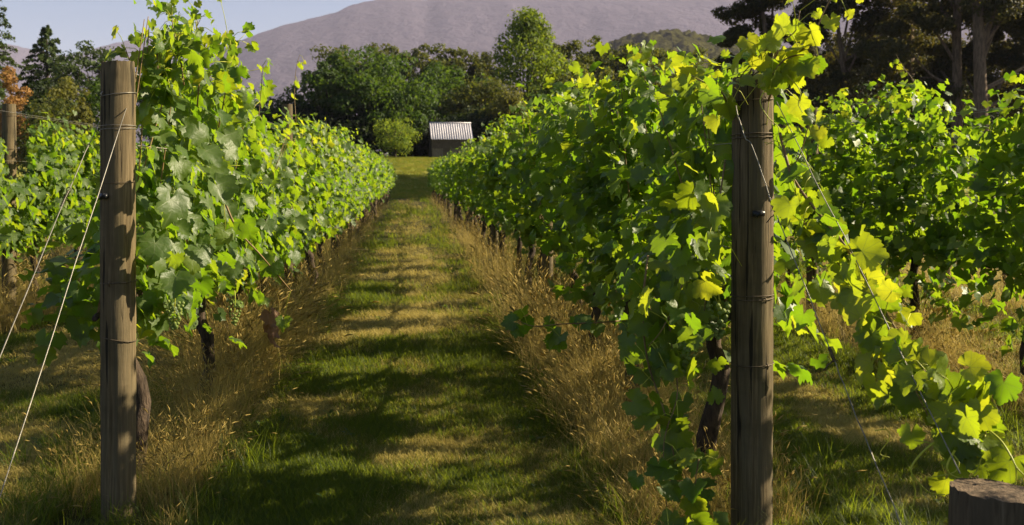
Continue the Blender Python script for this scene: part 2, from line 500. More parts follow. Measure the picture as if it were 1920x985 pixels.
# ---------------------------------------------------------------- vine rows
SP = 1.4
def canopy(rng, n, L, top, bottom, width, side, dip=.34, arch=0.):
    """leaf positions and directions for one vine, local coordinates (y along the row)"""
    # shoots rise from the cordon; leaves sit alternately on them
    ns = 17
    sy = np.clip(rng.normal(0, .29, ns)*L*.95, -L*.6, L*.6)
    st = top + rng.normal(0, .10, ns) - dip*np.abs(sy/(L*.5))**2
    lean = rng.normal(0, width*.33, ns); lean2 = rng.normal(0, .22, ns)
    k = rng.integers(0, ns, n)
    t = rng.beta(1.05, .95, n)
    low = rng.random(n) < .16
    z0 = .88
    z = z0 + (st[k]-z0)*t
    zl = bottom + (z0-bottom+.15)*rng.random(n)**.6
    z = np.where(low, zl, z)
    xs = lean[k]*(.4+t) ; ys = sy[k]+lean2[k]*t
    out = rng.choice([-1., 1.], n)
    off = rng.gamma(3.2, .048, n)*(width/.25)*(1-.35*t)
    off = np.clip(off, .02, width*1.7)
    x = xs + out*off
    y = ys + rng.normal(0, .09, n)
    nr = np.stack([out*(.55+rng.normal(0, .5, n)), rng.normal(0, .68, n), .38+rng.normal(0, .5, n)+.4*(t > .9)], -1)
    nr += np.array([.87, .08, .5])*rng.uniform(0, .9, n)[:, None]
    tip = np.stack([out*.35+rng.normal(0, .35, n), rng.normal(0, .55, n), -1+rng.normal(0, .4, n)], -1)
    u_ = ss(.22, .42, np.abs(y)) if arch > .5 else np.abs(y/(L*.5))**2
    z = np.where(z < bottom+arch*u_, bottom+arch*u_+(z-bottom)*(.4 if arch < .5 else .9), z)
    return np.stack([x, y, z], -1), frames(nr, tip), t

def trunk(parent, rng, tw=0):
    mb = MB(); h = .86
    a, b = rng.normal(0, .05, 2)
    pts = [(a*math.sin(t*4)+.02*rng.normal(), b*math.sin(t*5+1)+.02*rng.normal(), t*h-.05) for t in np.linspace(0, 1, 9)]
    rad = [.036*(1.25-.55*t+.22*rng.random()) for t in np.linspace(0, 1, 9)]
    rad[-1] = .036; rad[0] = .05
    mb.tube(pts, rad, 9, .22)
    e = pts[-1]
    for s in (-1, 1):
        cp = [(e[0], e[1], e[2]-.03)] + [(e[0]*(1-u)+rng.normal(0, .012), e[1]*(1-u)+s*u*.66, .88+rng.normal(0, .012)) for u in np.linspace(.15, 1, 6)]
        mb.tube(cp, [.026, .022, .019, .017, .016, .014, .012], 7, .15)
    mb.build('trunk', M['bark'], parent)

def canes(parent, rng, n, top, side):
    for i in range(n):
        y = rng.uniform(-.6, .6); x = rng.normal(0, .03)
        lx = rng.normal(side*.14, .12); ly = rng.normal(0, .25)
        pts = [(x+lx*u**.8, y+ly*u, .88+(top-.88+.05)*u*(1-.1*u)) for u in np.linspace(0, 1, 7)]
        mb = MB(); mb.tube(spline(pts, 12), list(np.linspace(.0055, .002, 12)), 5)
        mb.build('cane', M['cane'], parent)

def bunch(parent, loc, rng, n=46, s=1.):
    mb = MB(); p0 = np.array(loc)
    mb.tube([p0+(0, 0, .05), p0+(0.003, 0, 0), p0+(0, .003, -.05*s), p0+(0, 0, -.11*s)], [.0025, .002, .002, .001], 5)
    st = mb.build('grape_bunch', M['tendril'], parent)
    for i in range(n):
        u = i/(n-1); rr = (.034*(1-u)**.7+.004)*s
        a = i*2.4+rng.normal(0, .2)
        q = p0+(math.cos(a)*rr, math.sin(a)*rr, -.015-u*.115*s+rng.normal(0, .003))
        sc = .0078*s*rng.uniform(.85, 1.12)
        link('berry', BERRY, st, Matrix.Translation(Vector(q)) @ Matrix.Scale(sc, 4))
bm_ = []
def ico():
    import bmesh
    b = bmesh.new(); bmesh.ops.create_icosphere(b, subdivisions=2, radius=1)
    me = bpy.data.meshes.new('berry'); b.to_mesh(me); b.free()
    me.materials.append(M['berry']); me.polygons.foreach_set('use_smooth', [True]*len(me.polygons)); return me
BERRY = ico()

def vine(row, k, X, Y, side, label, group, nobj, nstuff, lod, top=2.08, bottom=.68, width=.25, seed=0, young=.1, extra=None, dip=.34, arch=0.):
    rng = np.random.default_rng(seed)
    t = thing('grapevine', (X, Y, float(terrain(X, Y))), label, 'grapevine', group)
    n = nobj+nstuff
    pos, Rm, u = canopy(rng, n, SP, top, bottom, width, side, dip, arch)
    if extra: k_ = extra(pos+np.array([X, Y, 0])); pos, Rm, u = pos[k_], Rm[k_], u[k_]; n = len(pos); nobj = min(nobj, n)
    sc = rng.uniform(.055, .130, n)*(1-.30*(u > .86))
    if lod == 0:
        trunk(t, rng)
        canes(t, rng, 5, top-.1, side)
    elif lod <= 2:
        trunk(t, rng)
    # leaves that show largest: on the camera's side of the canopy
    score = pos[:, 0]*side + rng.normal(0, .05, n) - (.25 if lod == 0 else .12)*pos[:, 1]
    o = np.argsort(-score)
    vis, hid = o[:nobj], o[nobj:]
    if nobj:
        yg = (u[vis] > .80) & (rng.random(nobj) < .55) | (rng.random(nobj) < young*.5)
        A = LEAF0 if lod == 0 else LEAF1O; B = LEAFY if lod == 0 else LEAF1Y
        a = vis[~yg]; b = vis[yg]
        leaf_objects(t, pos[a], Rm[a], sc[a], A, rng)
        leaf_objects(t, pos[b], Rm[b], sc[b]*.85, B, rng)
    if len(hid):
        joined_leaves('foliage', pos[hid], Rm[hid], sc[hid], LEAF1 if lod <= 1 else LEAF2, M['leaf_far'], t, rng)
    return t

def keep_left_post_clear(W):
    """no foliage hangs to the left above the wires beside the left end post"""
    dep = W @ FWD; px = 960+F*(W @ RGT)/dep; py = 325-F*(W[:, 2]-CAMZ)/dep
    return ~((px < 275) & (py < 330)) & ~((px < 190) & (py < 420)) & ~((px < 275) & (W[:, 1] < 4.5))
def keep_far_left_post_clear(W):
    """the foliage starts low around the first post of the far left row"""
    dep = W @ FWD; px = 960+F*(W @ RGT)/dep; py = 325-F*(W[:, 2]-CAMZ)/dep
    return ~((px < 55) & (py < 335) & (px > 8)) & ~((px < 75) & (py < 235)) & ~((px <= 8) & (py < 260))
def keep_right_post_clear(W):
    """the end post's face is free of leaves below its top"""
    dep = W @ FWD; px = 960+F*(W @ RGT)/dep; py = 325-F*(W[:, 2]-CAMZ)/dep
    return ~((px > 1358) & (px < 1470) & (py > 165) & (py < 1100) & (dep < 3.95))
ORD = ['first', 'second', 'third', 'fourth', 'fifth', 'sixth', 'seventh', 'eighth', 'ninth', 'tenth', 'eleventh', 'twelfth']
ROWS = {  # X, first trunk Y, end Y, side facing the camera, what to call it
    'L1': (-1.25, 5.05, 61, 1, 'in the row left of the mown path'),
    'R1': (1.34, 4.55, 61, -1, 'in the row right of the mown path'),
    'L2': (-3.95, 9.7, 58, 1, 'in the far left row behind the guy wires'),
    'R2': (3.92, 1.9, 58, -1, 'in the far right row behind the diagonal shoot'),
    'R3': (6.55, 2.2, 46, -1, 'in the row hidden behind the far right row'),
}
VINES = {}
for rk, (X, Y0, Y1, side, words) in ROWS.items():
    k = 0; y = Y0
    jr = np.random.default_rng(sum(map(ord, rk)))
    while y < Y1:
        d = y
        if rk in ('L1', 'R1'):
            if k < 7: args = (290, 680, 0)
            elif k < 14: args = (200, 620, 1)
            elif k < 22: args = (0, 480, 2)
            else: args = (0, 360, 2)
        elif rk in ('L2', 'R2'):
            if rk == 'R2' and y < 5: args = (0, 520, 1)
            elif y < 14: args = (290, 1050, 1)
            elif y < 20: args = (140, 600, 2)
            elif y < 34: args = (0, 420, 2)
            else: args = (0, 300, 2)
        else: args = (0, 240, 2)
        top = 2.06 + jr.normal(0, .07); young = .12; width = .24
        ex = None
        if rk == 'L1' and k < 2: ex = keep_left_post_clear
        if rk == 'L1' and k == 0: top = 2.36; width = .30
        if rk == 'L1' and k == 1: top = 2.2; width = .28
        if rk == 'R1' and k == 0: top = 1.96; ex = keep_right_post_clear
        if rk == 'R2' and 6 < y < 9: top = 2.20
        if rk == 'R1' and 0 < k < 9: top = 2.17+jr.normal(0, .04)
        if rk == 'R2' and y > 9: top = 1.94 + jr.normal(0, .04)
        if rk == 'L2' and y < 14: ex = keep_far_left_post_clear
        if rk == 'R3': top = 1.95
        bot = .66
        if rk == 'R1': bot = .58 if k < 3 else .70
        if rk == 'R2' and y > 6: bot = .36
        if rk == 'L1' and k < 2: bot = .62
        if k < 12: lab = f'{ORD[k]} grapevine from the near end {words}'; grp = 'grapevines '+words
        else: lab = f'small distant grapevine towards the far end {words}'; grp = 'distant grapevines '+words
        if y > Y1-SP: lab = f'last grapevine at the lawn end {words}'
        VINES[rk, k] = vine(rk, k, X+jr.normal(0, .03), y+jr.normal(0, .06), side, lab, grp, args[0], args[1], args[2], top=top, bottom=bot, width=width, seed=int(jr.integers(1e9)), young=young, extra=ex, dip=.62 if rk in ('R2', 'R3') and y > 6 else (.30 if k < 3 else .45), arch=.58 if rk == 'R1' and k > 1 else .12)
        k += 1; y += SP

# ------------------------------------------------ hero shoots
def hero_shoot(vn, pts, n, s0, s1, r0=.004, young=1., seed=0, spread=.08, droop=.6, face=(-.68, -.6, .15), canemat='cane', nseg=26):
    rng = np.random.default_rng(seed)
    loc = np.array(vn.location)
    sp = spline(np.array(pts)-loc, nseg)
    mb = MB(); mb.tube(sp, list(np.linspace(r0, r0*.4, nseg)), 7); mb.build('cane', M[canemat], vn)
    u = np.linspace(.02, 1, n)
    q = np.array([[np.interp(a, np.linspace(0, 1, nseg), sp[:, j]) for j in range(3)] for a in u])
    off = rng.normal(0, 1, (n, 3))*spread; off[:, 2] -= spread*.3
    pos = q+off
    for i in range(n):
        if rng.random() < .75:
            a = q[i]; b = pos[i]
            m2 = MB(); m2.tube([a, (a+b)/2+(0, 0, .015), b], [.0018, .0015, .0012], 5); m2.build('petiole', M['tendril'], vn)
    nr = np.array(face)[None]+rng.normal(0, .46, (n, 3))
    tip = np.stack([rng.normal(0, .6, n), rng.normal(0, .4, n), -droop+rng.normal(0, .5, n)], -1)
    sc = np.interp(u, [0, 1], [s0, s1])*rng.uniform(.55, .92, n)
    y = rng.random(n) < young
    Rm = frames(nr, tip)
    kp = keep_right_post_clear(pos+Rm[:, :, 1]*sc[:, None]*.3+loc)
    y &= kp; ny = ~y & kp
    leaf_objects(vn, pos[y], Rm[y], sc[y], LEAFY, rng)
    leaf_objects(vn, pos[ny], Rm[ny], sc[ny], LEAF0, rng)

def tendril(vn, pts, r=.0016, n=22):
    r = r*1.45
    loc = np.array(vn.location)
    mb = MB(); mb.tube(spline(np.array(pts)-loc, n), list(np.linspace(r, r*.55, n)), 6)
    mb.build('tendril', M['tendril'], vn)

def pd(lst): return [P(*a) for a in lst]
V0 = VINES['R1', 0]
# lush shoot over the top of the right post, growing tip to the top edge
hero_shoot(V0, pd([(1440, 190, 3.85), (1462, 140, 3.8), (1500, 100, 3.75), (1530, 55, 3.7), (1548, 15, 3.7), (1565, -12, 3.7)]), 11, .15, .055, .005, 1, 21, .06)
hero_shoot(V0, pd([(1400, 150, 3.85), (1420, 110, 3.8), (1450, 85, 3.75), (1490, 60, 3.75), (1500, 20, 3.75)]), 11, .145, .06, .004, 1, 22, .06)
hero_shoot(V0, pd([(1440, 150, 3.8), (1475, 110, 3.72), (1520, 105, 3.7), (1540, 130, 3.7)]), 10, .15, .15, .004, .9, 23, .055)
hero_shoot(V0, pd([(1375, 165, 3.85), (1400, 130, 3.75), (1425, 115, 3.72)]), 5, .13, .12, .003, 1, 24, .045)
tendril(V0, pd([(1440, 160, 3.72), (1425, 190, 3.7), (1440, 220, 3.7), (1460, 240, 3.7), (1455, 262, 3.7)]))
tendril(V0, pd([(1475, 140, 3.7), (1500, 170, 3.68), (1497, 195, 3.68), (1505, 212, 3.68)]))
tendril(V0, pd([(1500, 40, 3.7), (1520, 25, 3.7), (1535, 33, 3.7)]), .001)
# diagonal shoot down along the guy wire to the stump
diag = [(1462, 250, 3.80), (1485, 330, 3.70), (1530, 395, 3.55), (1580, 455, 3.42), (1645, 560, 3.25), (1700, 650, 3.08), (1760, 730, 2.92), (1820, 785, 2.80)]
hero_shoot(V0, pd(diag), 62, .125, .135, .0065, .5, 31, .050, face=(-.7, -.6, .12))
hero_shoot(V0, pd([(1475, 330, 3.75), (1500, 290, 3.72), (1515, 240, 3.7), (1520, 250, 3.65)]), 7, .10, .10, .003, .6, 32, .06)
hero_shoot(V0, pd([(1470, 400, 3.7), (1510, 420, 3.6), (1560, 480, 3.45), (1610, 540, 3.3)]), 14, .15, .13, .004, .9, 33, .06)
hero_shoot(V0, pd([(1650, 620, 3.15), (1700, 700, 3.0), (1740, 780, 2.9)]), 24, .12, .11, .004, .8, 34, .06)
hero_shoot(V0, pd([(1740, 700, 2.95), (1790, 740, 2.82), (1840, 780, 2.75), (1850, 830, 2.72)]), 26, .115, .125, .004, .75, 35, .05, face=(-.6, -.8, .15))
tendril(V0, pd([(1752, 830, 2.75), (1728, 850, 2.75), (1708, 880, 2.75), (1722, 905, 2.75), (1745, 925, 2.75), (1772, 928, 2.75)]), .0022)
tendril(V0, pd([(1709, 890, 2.75), (1716, 920, 2.75), (1713, 945, 2.75), (1707, 952, 2.75)]), .0014)
tendril(V0, pd([(1726, 912, 2.75), (1727, 930, 2.75), (1710, 936, 2.75)]), .0013)
tendril(V0, pd([(1745, 925, 2.75), (1752, 938, 2.75), (1772, 940, 2.75)]), .0012)
tendril(V0, pd([(1715, 826, 2.8), (1745, 832, 2.78), (1765, 850, 2.75), (1778, 862, 2.75), (1770, 880, 2.75)]), .0013)
tendril(V0, pd([(1790, 845, 2.72), (1776, 872, 2.70), (1782, 890, 2.70), (1810, 900, 2.70), (1842, 910, 2.70), (1868, 922, 2.70)]), .0022)
tendril(V0, pd([(1785, 850, 2.72), (1798, 868, 2.70), (1790, 885, 2.70), (1765, 892, 2.70), (1738, 896, 2.70)]), .0014)
tendril(V0, pd([(1840, 860, 2.70), (1830, 885, 2.70), (1812, 900, 2.70)]), .0015)
tendril(V0, pd([(1843, 912, 2.70), (1853, 895, 2.69), (1850, 882, 2.69)]), .0013)
tendril(V0, pd([(1845, 800, 2.72), (1875, 825, 2.66), (1895, 855, 2.62), (1907, 878, 2.6), (1930, 900, 2.6)]), .0022)
tendril(V0, pd([(1905, 876, 2.6), (1905, 905, 2.6), (1895, 928, 2.6)]), .0014)
tendril(V0, pd([(1640, 808, 3.0), (1662, 806, 3.0), (1668, 822, 3.0), (1650, 850, 3.0), (1668, 858, 3.0)]), .0012)
# hanging shoots left of the right post
hang = [(1215, 480, 4.15), (1205, 580, 4.0), (1215, 680, 3.95), (1245, 770, 3.9), (1265, 860, 3.9), (1290, 960, 3.9), (1300, 1010, 3.9)]
hero_shoot(V0, pd(hang), 34, .135, .135, .005, .18, 41, .065, face=(-.4, -.8, .35))
hero_shoot(V0, pd([(1250, 560, 4.0), (1260, 650, 3.95), (1270, 740, 3.9), (1245, 830, 3.85), (1250, 950, 3.85)]), 24, .13, .12, .004, .15, 42, .065, face=(-.4, -.8, .35))
hero_shoot(V0, pd([(1300, 470, 4.0), (1270, 560, 3.95), (1240, 620, 3.9), (1215, 650, 3.9)]), 16, .13, .12, .004, .5, 43, .06)
hero_shoot(V0, pd([(1310, 860, 3.85), (1305, 920, 3.85), (1330, 975, 3.85), (1290, 990, 3.85)]), 9, .12, .11, .003, .2, 44, .05)
hero_shoot(V0, pd([(1360, 300, 3.98), (1345, 400, 3.92), (1330, 490, 3.9), (1320, 590, 3.9)]), 20, .14, .12, .004, .6, 45, .07, face=(-.1, -.85, .35))
hero_shoot(V0, pd([(1370, 210, 4.0), (1350, 170, 3.95), (1310, 150, 4.0), (1280, 130, 4.1)]), 14, .13, .11, .004, .8, 46, .06)
bunch(V0, np.array(P(1347, 560, 3.9))-np.array(V0.location), np.random.default_rng(3), 50, 1.15)
bunch(V0, np.array(P(1290, 635, 3.9))-np.array(V0.location), np.random.default_rng(4), 40, .95)
# long dark side shoot reaching over the path from the second vine on the right
hero_shoot(VINES['R1', 1], pd([(1190, 600, 4.9), (1120, 605, 4.75), (1050, 608, 4.65), (1000, 612, 4.6), (965, 598, 4.6)]), 12, .14, .11, .004, 0, 51, .04)
# left vine: tall shoots above the post, big pale leaves beside it, drooping brown cane, grapes
W0 = VINES['L1', 0]; W1 = VINES['L1', 1]
hero_shoot(W0, pd([(345, 160, 4.75), (335, 90, 4.75), (325, 55, 4.75), (322, 25, 4.75)]), 38, .13, .06, .004, 0.30, 61, .075)
hero_shoot(W0, pd([(300, 170, 4.6), (295, 110, 4.6), (300, 60, 4.6)]), 35, .12, .07, .004, 0.20, 62, .075)
hero_shoot(W0, pd([(370, 200, 4.75), (375, 120, 4.75), (368, 70, 4.7), (372, 32, 4.7)]), 32, .14, .05, .004, 0.25, 63, .075)
hero_shoot(W0, pd([(410, 240, 5.2), (425, 160, 5.2), (432, 100, 5.2), (428, 68, 5.2)]), 35, .13, .07, .004, 0.20, 64, .08)
hero_shoot(W0, pd([(280, 230, 4.55), (258, 150, 4.5), (240, 105, 4.5), (235, 90, 4.5)]), 13, .13, .10, .004, .8, 65, .05)
hero_shoot(W1, pd([(485, 220, 6.0), (490, 165, 6.0), (492, 125, 6.0)]), 5, .14, .11, .003, .1, 66, .04)
hero_shoot(VINES['L1', 2], pd([(555, 230, 7.2), (552, 170, 7.2), (556, 125, 7.2), (562, 103, 7.2)]), 5, .12, .05, .003, 1, 67, .03)
hero_shoot(W0, pd([(400, 320, 4.55), (418, 370, 4.45), (445, 430, 4.45), (490, 480, 4.5), (545, 545, 4.7)]), 9, .13, .13, .0065, .2, 68, .08, face=(.5, -.7, .4))
big = pd([(322, 372, 4.15), (292, 455, 4.2), (290, 490, 4.25), (385, 285, 4.3), (405, 350, 4.3), (372, 245, 4.4), (330, 520, 4.3), (375, 470, 4.4), (440, 250, 4.6), (300, 250, 4.4)])
bn = np.array([(.75, -.6, .55)]*10)+np.random.default_rng(7).normal(0, .22, (10, 3))
bt = np.array([(.1, 0, -1)]*10)+np.random.default_rng(8).normal(0, .25, (10, 3))
leaf_objects(W0, np.array(big)-np.array(W0.location), frames(bn, bt), np.array([.165, .13, .125, .13, .14, .12, .13, .12, .12, .11]), LEAF0, np.random.default_rng(9))
bunch(W0, np.array(P(327, 560, 4.35))-np.array(W0.location), np.random.default_rng(5), 44, 1.0)
bunch(W0, np.array(P(440, 565, 4.7))-np.array(W0.location), np.random.default_rng(6), 30, .8)
dl = np.array(P(508, 590, 5.9))-np.array(W1.location)
for j in range(3):
    mw = np.eye(4); mw[:3, :3] = frames(np.array([[.5, -.6+j*.3, .2]]), np.array([[.1*j, .2, -1.]]))[0]*.12; mw[:3, 3] = dl+(0, j*.04, -j*.07)
    tag(link('leaf', OLDM, W1, Matrix(mw.tolist())), label='dried brown leaf')
# far right row: tall shoot against the trees
hero_shoot(VINES['R2', 4], pd([(1722, 180, 8.1), (1712, 150, 8.1), (1692, 125, 8.1), (1680, 102, 8.1)]), 7, .13, .06, .004, .7, 71, .04)

# ---------------------------------------------------------------- posts, wires, stump
def round_post(mb, r, h, seed, sides=44, rings=40, base=-.3, lean=0., top_tilt=0.):
    rng = np.random.default_rng(seed); vs = []
    ang = np.linspace(0, 2*math.pi, sides, endpoint=False)
    cr = [(rng.uniform(0, 6.28), rng.uniform(.1, h*.7), rng.uniform(.3, .9), rng.uniform(.004, .010)) for _ in range(9)]
    oval = rng.uniform(.02, .04); ph = rng.uniform(0, 6)
    for i in range(rings+1):
        z = base+(h-base)*i/rings
        for a in ang:
            rr = r*(1+oval*math.cos(2*a+ph)+.012*math.sin(5*a+z*2)+.03*(1-(z/h))*.8)
            rr += rng.normal(0, .0007)+r*.018*math.sin(a*2+z*2.3+ph)+r*.02*math.sin(a+z*1.1+2*ph)
            for ca, cz, cl, cd in cr:
                dA = abs((a-ca-.08*math.sin(z*3)+math.pi) % (2*math.pi)-math.pi)
                if dA < .09 and cz < z < cz+cl: rr -= cd*(1-dA/.09)
            if i == rings: rr -= .003
            vs.append((math.cos(a)*rr, math.sin(a)*rr, z+(top_tilt*math.cos(a) if i == rings else 0)+(rng.normal(0, .0015) if i == rings else 0)))
    fs = [(i*sides+k, i*sides+(k+1) % sides, (i+1)*sides+(k+1) % sides, (i+1)*sides+k) for i in range(rings) for k in range(sides)]
    mb.add(vs, fs, 0)
    o = []
    R2 = [(math.cos(a)*r*.55, math.sin(a)*r*.55, h-.002+rng.normal(0, .0015)) for a in ang]
    t0 = rings*sides
    tv = [vs[t0+k] for k in range(sides)]+R2+[(0, 0, h)]
    tf = [(k, (k+1) % sides, sides+(k+1) % sides, sides+k) for k in range(sides)]+[(sides+k, sides+(k+1) % sides, 2*sides) for k in range(sides)]
    mb.add(tv, tf, 1)

def wrap(parent, r, z, n=1, rad=.0022, tilt=.004, mat='rust', knot=None):
    mb = MB()
    for j in range(n):
        pts = [(math.cos(a)*(r+.002), math.sin(a)*(r+.002), z+j*.012+tilt*math.cos(a+j)) for a in np.linspace(0, 2*math.pi, 33)]
        mb.tube(pts, rad, 5)
    if knot is not None:
        c = Vector((math.cos(knot)*(r+.005), math.sin(knot)*(r+.005), z))
        mb.tube([c+Vector((0, 0, .010)), c+Vector((math.cos(knot)*.008, math.sin(knot)*.008, 0)), c-Vector((0, 0, .012))], .0028, 6)
    mb.build('wire_loop', M[mat], parent)

def bolt(parent, r, ang, z):
    c = Vector((math.cos(ang)*r, math.sin(ang)*r, z)); d = Vector((math.cos(ang), math.sin(ang), 0))
    s = Vector((-math.sin(ang), math.cos(ang), 0))
    mb = MB(); mb.tube([c-d*.01, c+d*.018], .008, 8); mb.tube([c+d*.01-s*.022, c+d*.014+s*.022], .011, 8); mb.tube([c+d*.018-s*.012+Vector((0, 0, -.01)), c+d*.02+s*.014+Vector((0, 0, .008))], .008, 6)
    mb.build('wire_clamp', M['black'], parent)

LP = thing('trellis_end_post', (-1.222, 4.40, 0), 'weathered round wooden end post at the left, wires wrapped around it', 'post', 'wooden trellis end posts')
mb = MB(); round_post(mb, .068, 1.965, 3, top_tilt=.004); mb.build('post_body', [M['post'], M['post_top']], LP)
wrap(LP, .069, 1.828, 1, .0018, .010, 'wire', 4.0); wrap(LP, .069, 1.685, 2, .0015, .003, 'wire'); wrap(LP, .069, 1.46, 1, .0012, .003)
wrap(LP, .070, 1.045, 1, .0022, .003, 'rust', 4.5); wrap(LP, .0705, .81, 1, .0022, -.014)
bolt(LP, .068, 4.15, 1.405)
RP = thing('trellis_end_post', (1.335, 3.87, 0), 'thick wooden end post at the right, topped by bright vine leaves', 'post', 'wooden trellis end posts')
mb = MB(); round_post(mb, .078, 1.875, 9); mb.build('post_body', [M['post'], M['post_top']], RP)
for z, n, kn in ((1.785, 1, 5.0), (1.64, 2, None), (1.01, 2, 5.0), (.755, 1, 5.1)): wrap(RP, .080, z, n, .0022, .004, 'rust', kn)
bolt(RP, .078, 4.65, 1.345)

def inner_post(X, Y, h, lab, grp, seed, near):
    t = thing('trellis_post', (X, Y, float(terrain(X, Y))), lab, 'post', grp)
    mb = MB(); round_post(mb, .055 if not near else .066, h, seed, 16 if not near else 28, 10 if not near else 20); mb.build('post_body', [M['post'], M['post_top']], t)
    for z in (h-.12, h-.45): wrap(t, .057 if not near else .068, z, 1, .002, .003)
    return t
inner_post(-3.985, 10.55, 2.19, 'wooden trellis post rising from the far left row at the photo edge', 'wooden trellis posts standing in the rows', 31, True)
for rk, X, ys, words in (('L1', -1.25, np.arange(10.5, 60, 6.3), 'left of the path'), ('R1', 1.34, np.arange(9.9, 60, 6.3), 'right of the path'),
                         ('L2', -3.95, np.arange(16.9, 57, 6.3), 'at the far left'), ('R2', 3.92, np.arange(3.3, 57, 6.3), 'at the far right')):
    for i, y in enumerate(ys):
        if i < 3: lab = f'{ORD[i]} wooden post among the leaves of the row {words}'; g_ = 'wooden trellis posts standing in the rows'
        else: lab = f'far wooden post buried in the foliage of the row {words}'; g_ = f'far wooden posts buried in the row {words}'
        inner_post(X, float(y), 2.13 if not (rk == 'L1' and i == 0) else 2.20, lab, g_, 50+i, False)

for rk, x, y0, y1, words in (('L1', -1.25, 4.4, 60.5, 'left of the path'), ('R1', 1.34, 3.87, 60.5, 'right of the path'), ('L2', -3.98, 5.0, 57.5, 'at the far left'), ('R2', 3.92, 2.3, 57.5, 'at the far right')):
    for z, hw in ((.88, 'lowest fruiting'), (1.2, 'lower middle'), (1.62, 'upper middle'), (1.93 if rk not in ('L2',) else 2.1, 'topmost')):
        for s, sw in (((-1, 'left-hand'), (1, 'right-hand')) if z > 1 else ((0, 'single'),)):
            mb = MB()
            ys = np.concatenate([[y0], np.arange(y0+3, y1, 3.), [y1]])
            pts = [(x+s*.062, y, z-.012*math.sin((y-y0)*1.05)**2+float(terrain(x, y))*0) for y in ys]
            mb.tube(pts, .0016, 5); tag(mb.build('trellis_wire', M['wire']), f'{hw} {sw} wire strung along the trellis row {words}'.replace(' single', ''), 'wire', 'trellis wires')

def guy(name, pts, label, r=.0020, knots=()):
    t = thing('guy_wire', pts[-1], label, 'wire', 'guy wires bracing the end posts')
    b = np.array(pts[-1]); q = [np.array(p)-b for p in pts]
    fine = []
    for a, c in zip(q[:-1], q[1:]):
        for u in np.linspace(0, 1, 7)[:-1]: fine.append(a+(c-a)*u+RNG.normal(0, .0016, 3))
    fine.append(q[-1])
    mb = MB(); mb.tube(fine, r, 6); mb.build('strand', M['wire'], t)
    for (p, d, L, tail) in knots:
        p = np.array(p)-b; d = np.array(d, float); d /= np.linalg.norm(d)
        e1 = np.cross(d, [0, 1, .3]); e1 /= np.linalg.norm(e1); e2 = np.cross(d, e1)
        m = MB(); tt = np.linspace(0, 1, 60)
        m.tube([p+d*(u-.5)*L+(e1*math.cos(u*50)+e2*math.sin(u*50))*.0048 for u in tt], .0018, 5)
        m.tube([p+d*(.5*L)+(e1*math.cos(a)+e2*math.sin(a))*.009+d*math.sin(a)*.006 for a in np.linspace(0, 7, 14)], .002, 5)
        if tail: m.tube([p+d*.5*L, p+d*.5*L-e1*.02+(0, 0, -.01), p+d*.55*L-e1*.035+(0, 0, -.025)], .0022, 5)
        m.build('twisted_knot', M['rust'], t)
    return t
a, b = P(247, 172, 4.28), P(0, 930, 3.10); c = a+(b-a)*1.27
guy('guy', [a, b, c], 'straight pale guy wire crossing the front of the left end post')
a, b = P(197, 205, 4.38), P(0, 670, 3.15); k = P(122, 372, 3.9); c = b+(b-k)*1.05
guy('guy', [a, k, b, c], 'knotted guy wire running behind the left end post to the lower left', knots=[(k, a-k, .10, False)])
a, b = P(1378, 198, 3.85), P(1690, 985, 2.75); k1 = P(1450, 388, 3.58); k2 = P(1560, 665, 3.18)
guy('guy', [a, P(1398, 262, 3.76), P(1408, 268, 3.75), k1, k2, P(1605, 780, 3.0), b, b+(b-k2)*.28], 'kinked guy wire crossing the front of the right end post', r=.0019, knots=[(k1, b-k1, .07, True), (k2, b-k2, .05, True)])
a, b = P(1455, 190, 3.88), P(1800, 888, 2.62)
guy('guy', [a, P(1610, 500, 3.3), b], 'guy wire running inside the diagonal leafy shoot down to the stump', r=.0019)

ST = thing('anchor_stump', (1.462, 2.41, 0), 'dark sawn-off wooden stump at the lower right corner under curling tendrils', 'stump')
mb = MB(); round_post(mb, .104, .705, 17, 48, 24, top_tilt=-.004); mb.build('stump_body', [M['stump_wood'], M['stump_top']], ST)
mb = MB(); mb.tube([(-.02, -.108, .545), (.12, -.10, .545), (.16, -.06, .547)], .004, 6); mb.build('metal_rod', M['black'], ST)

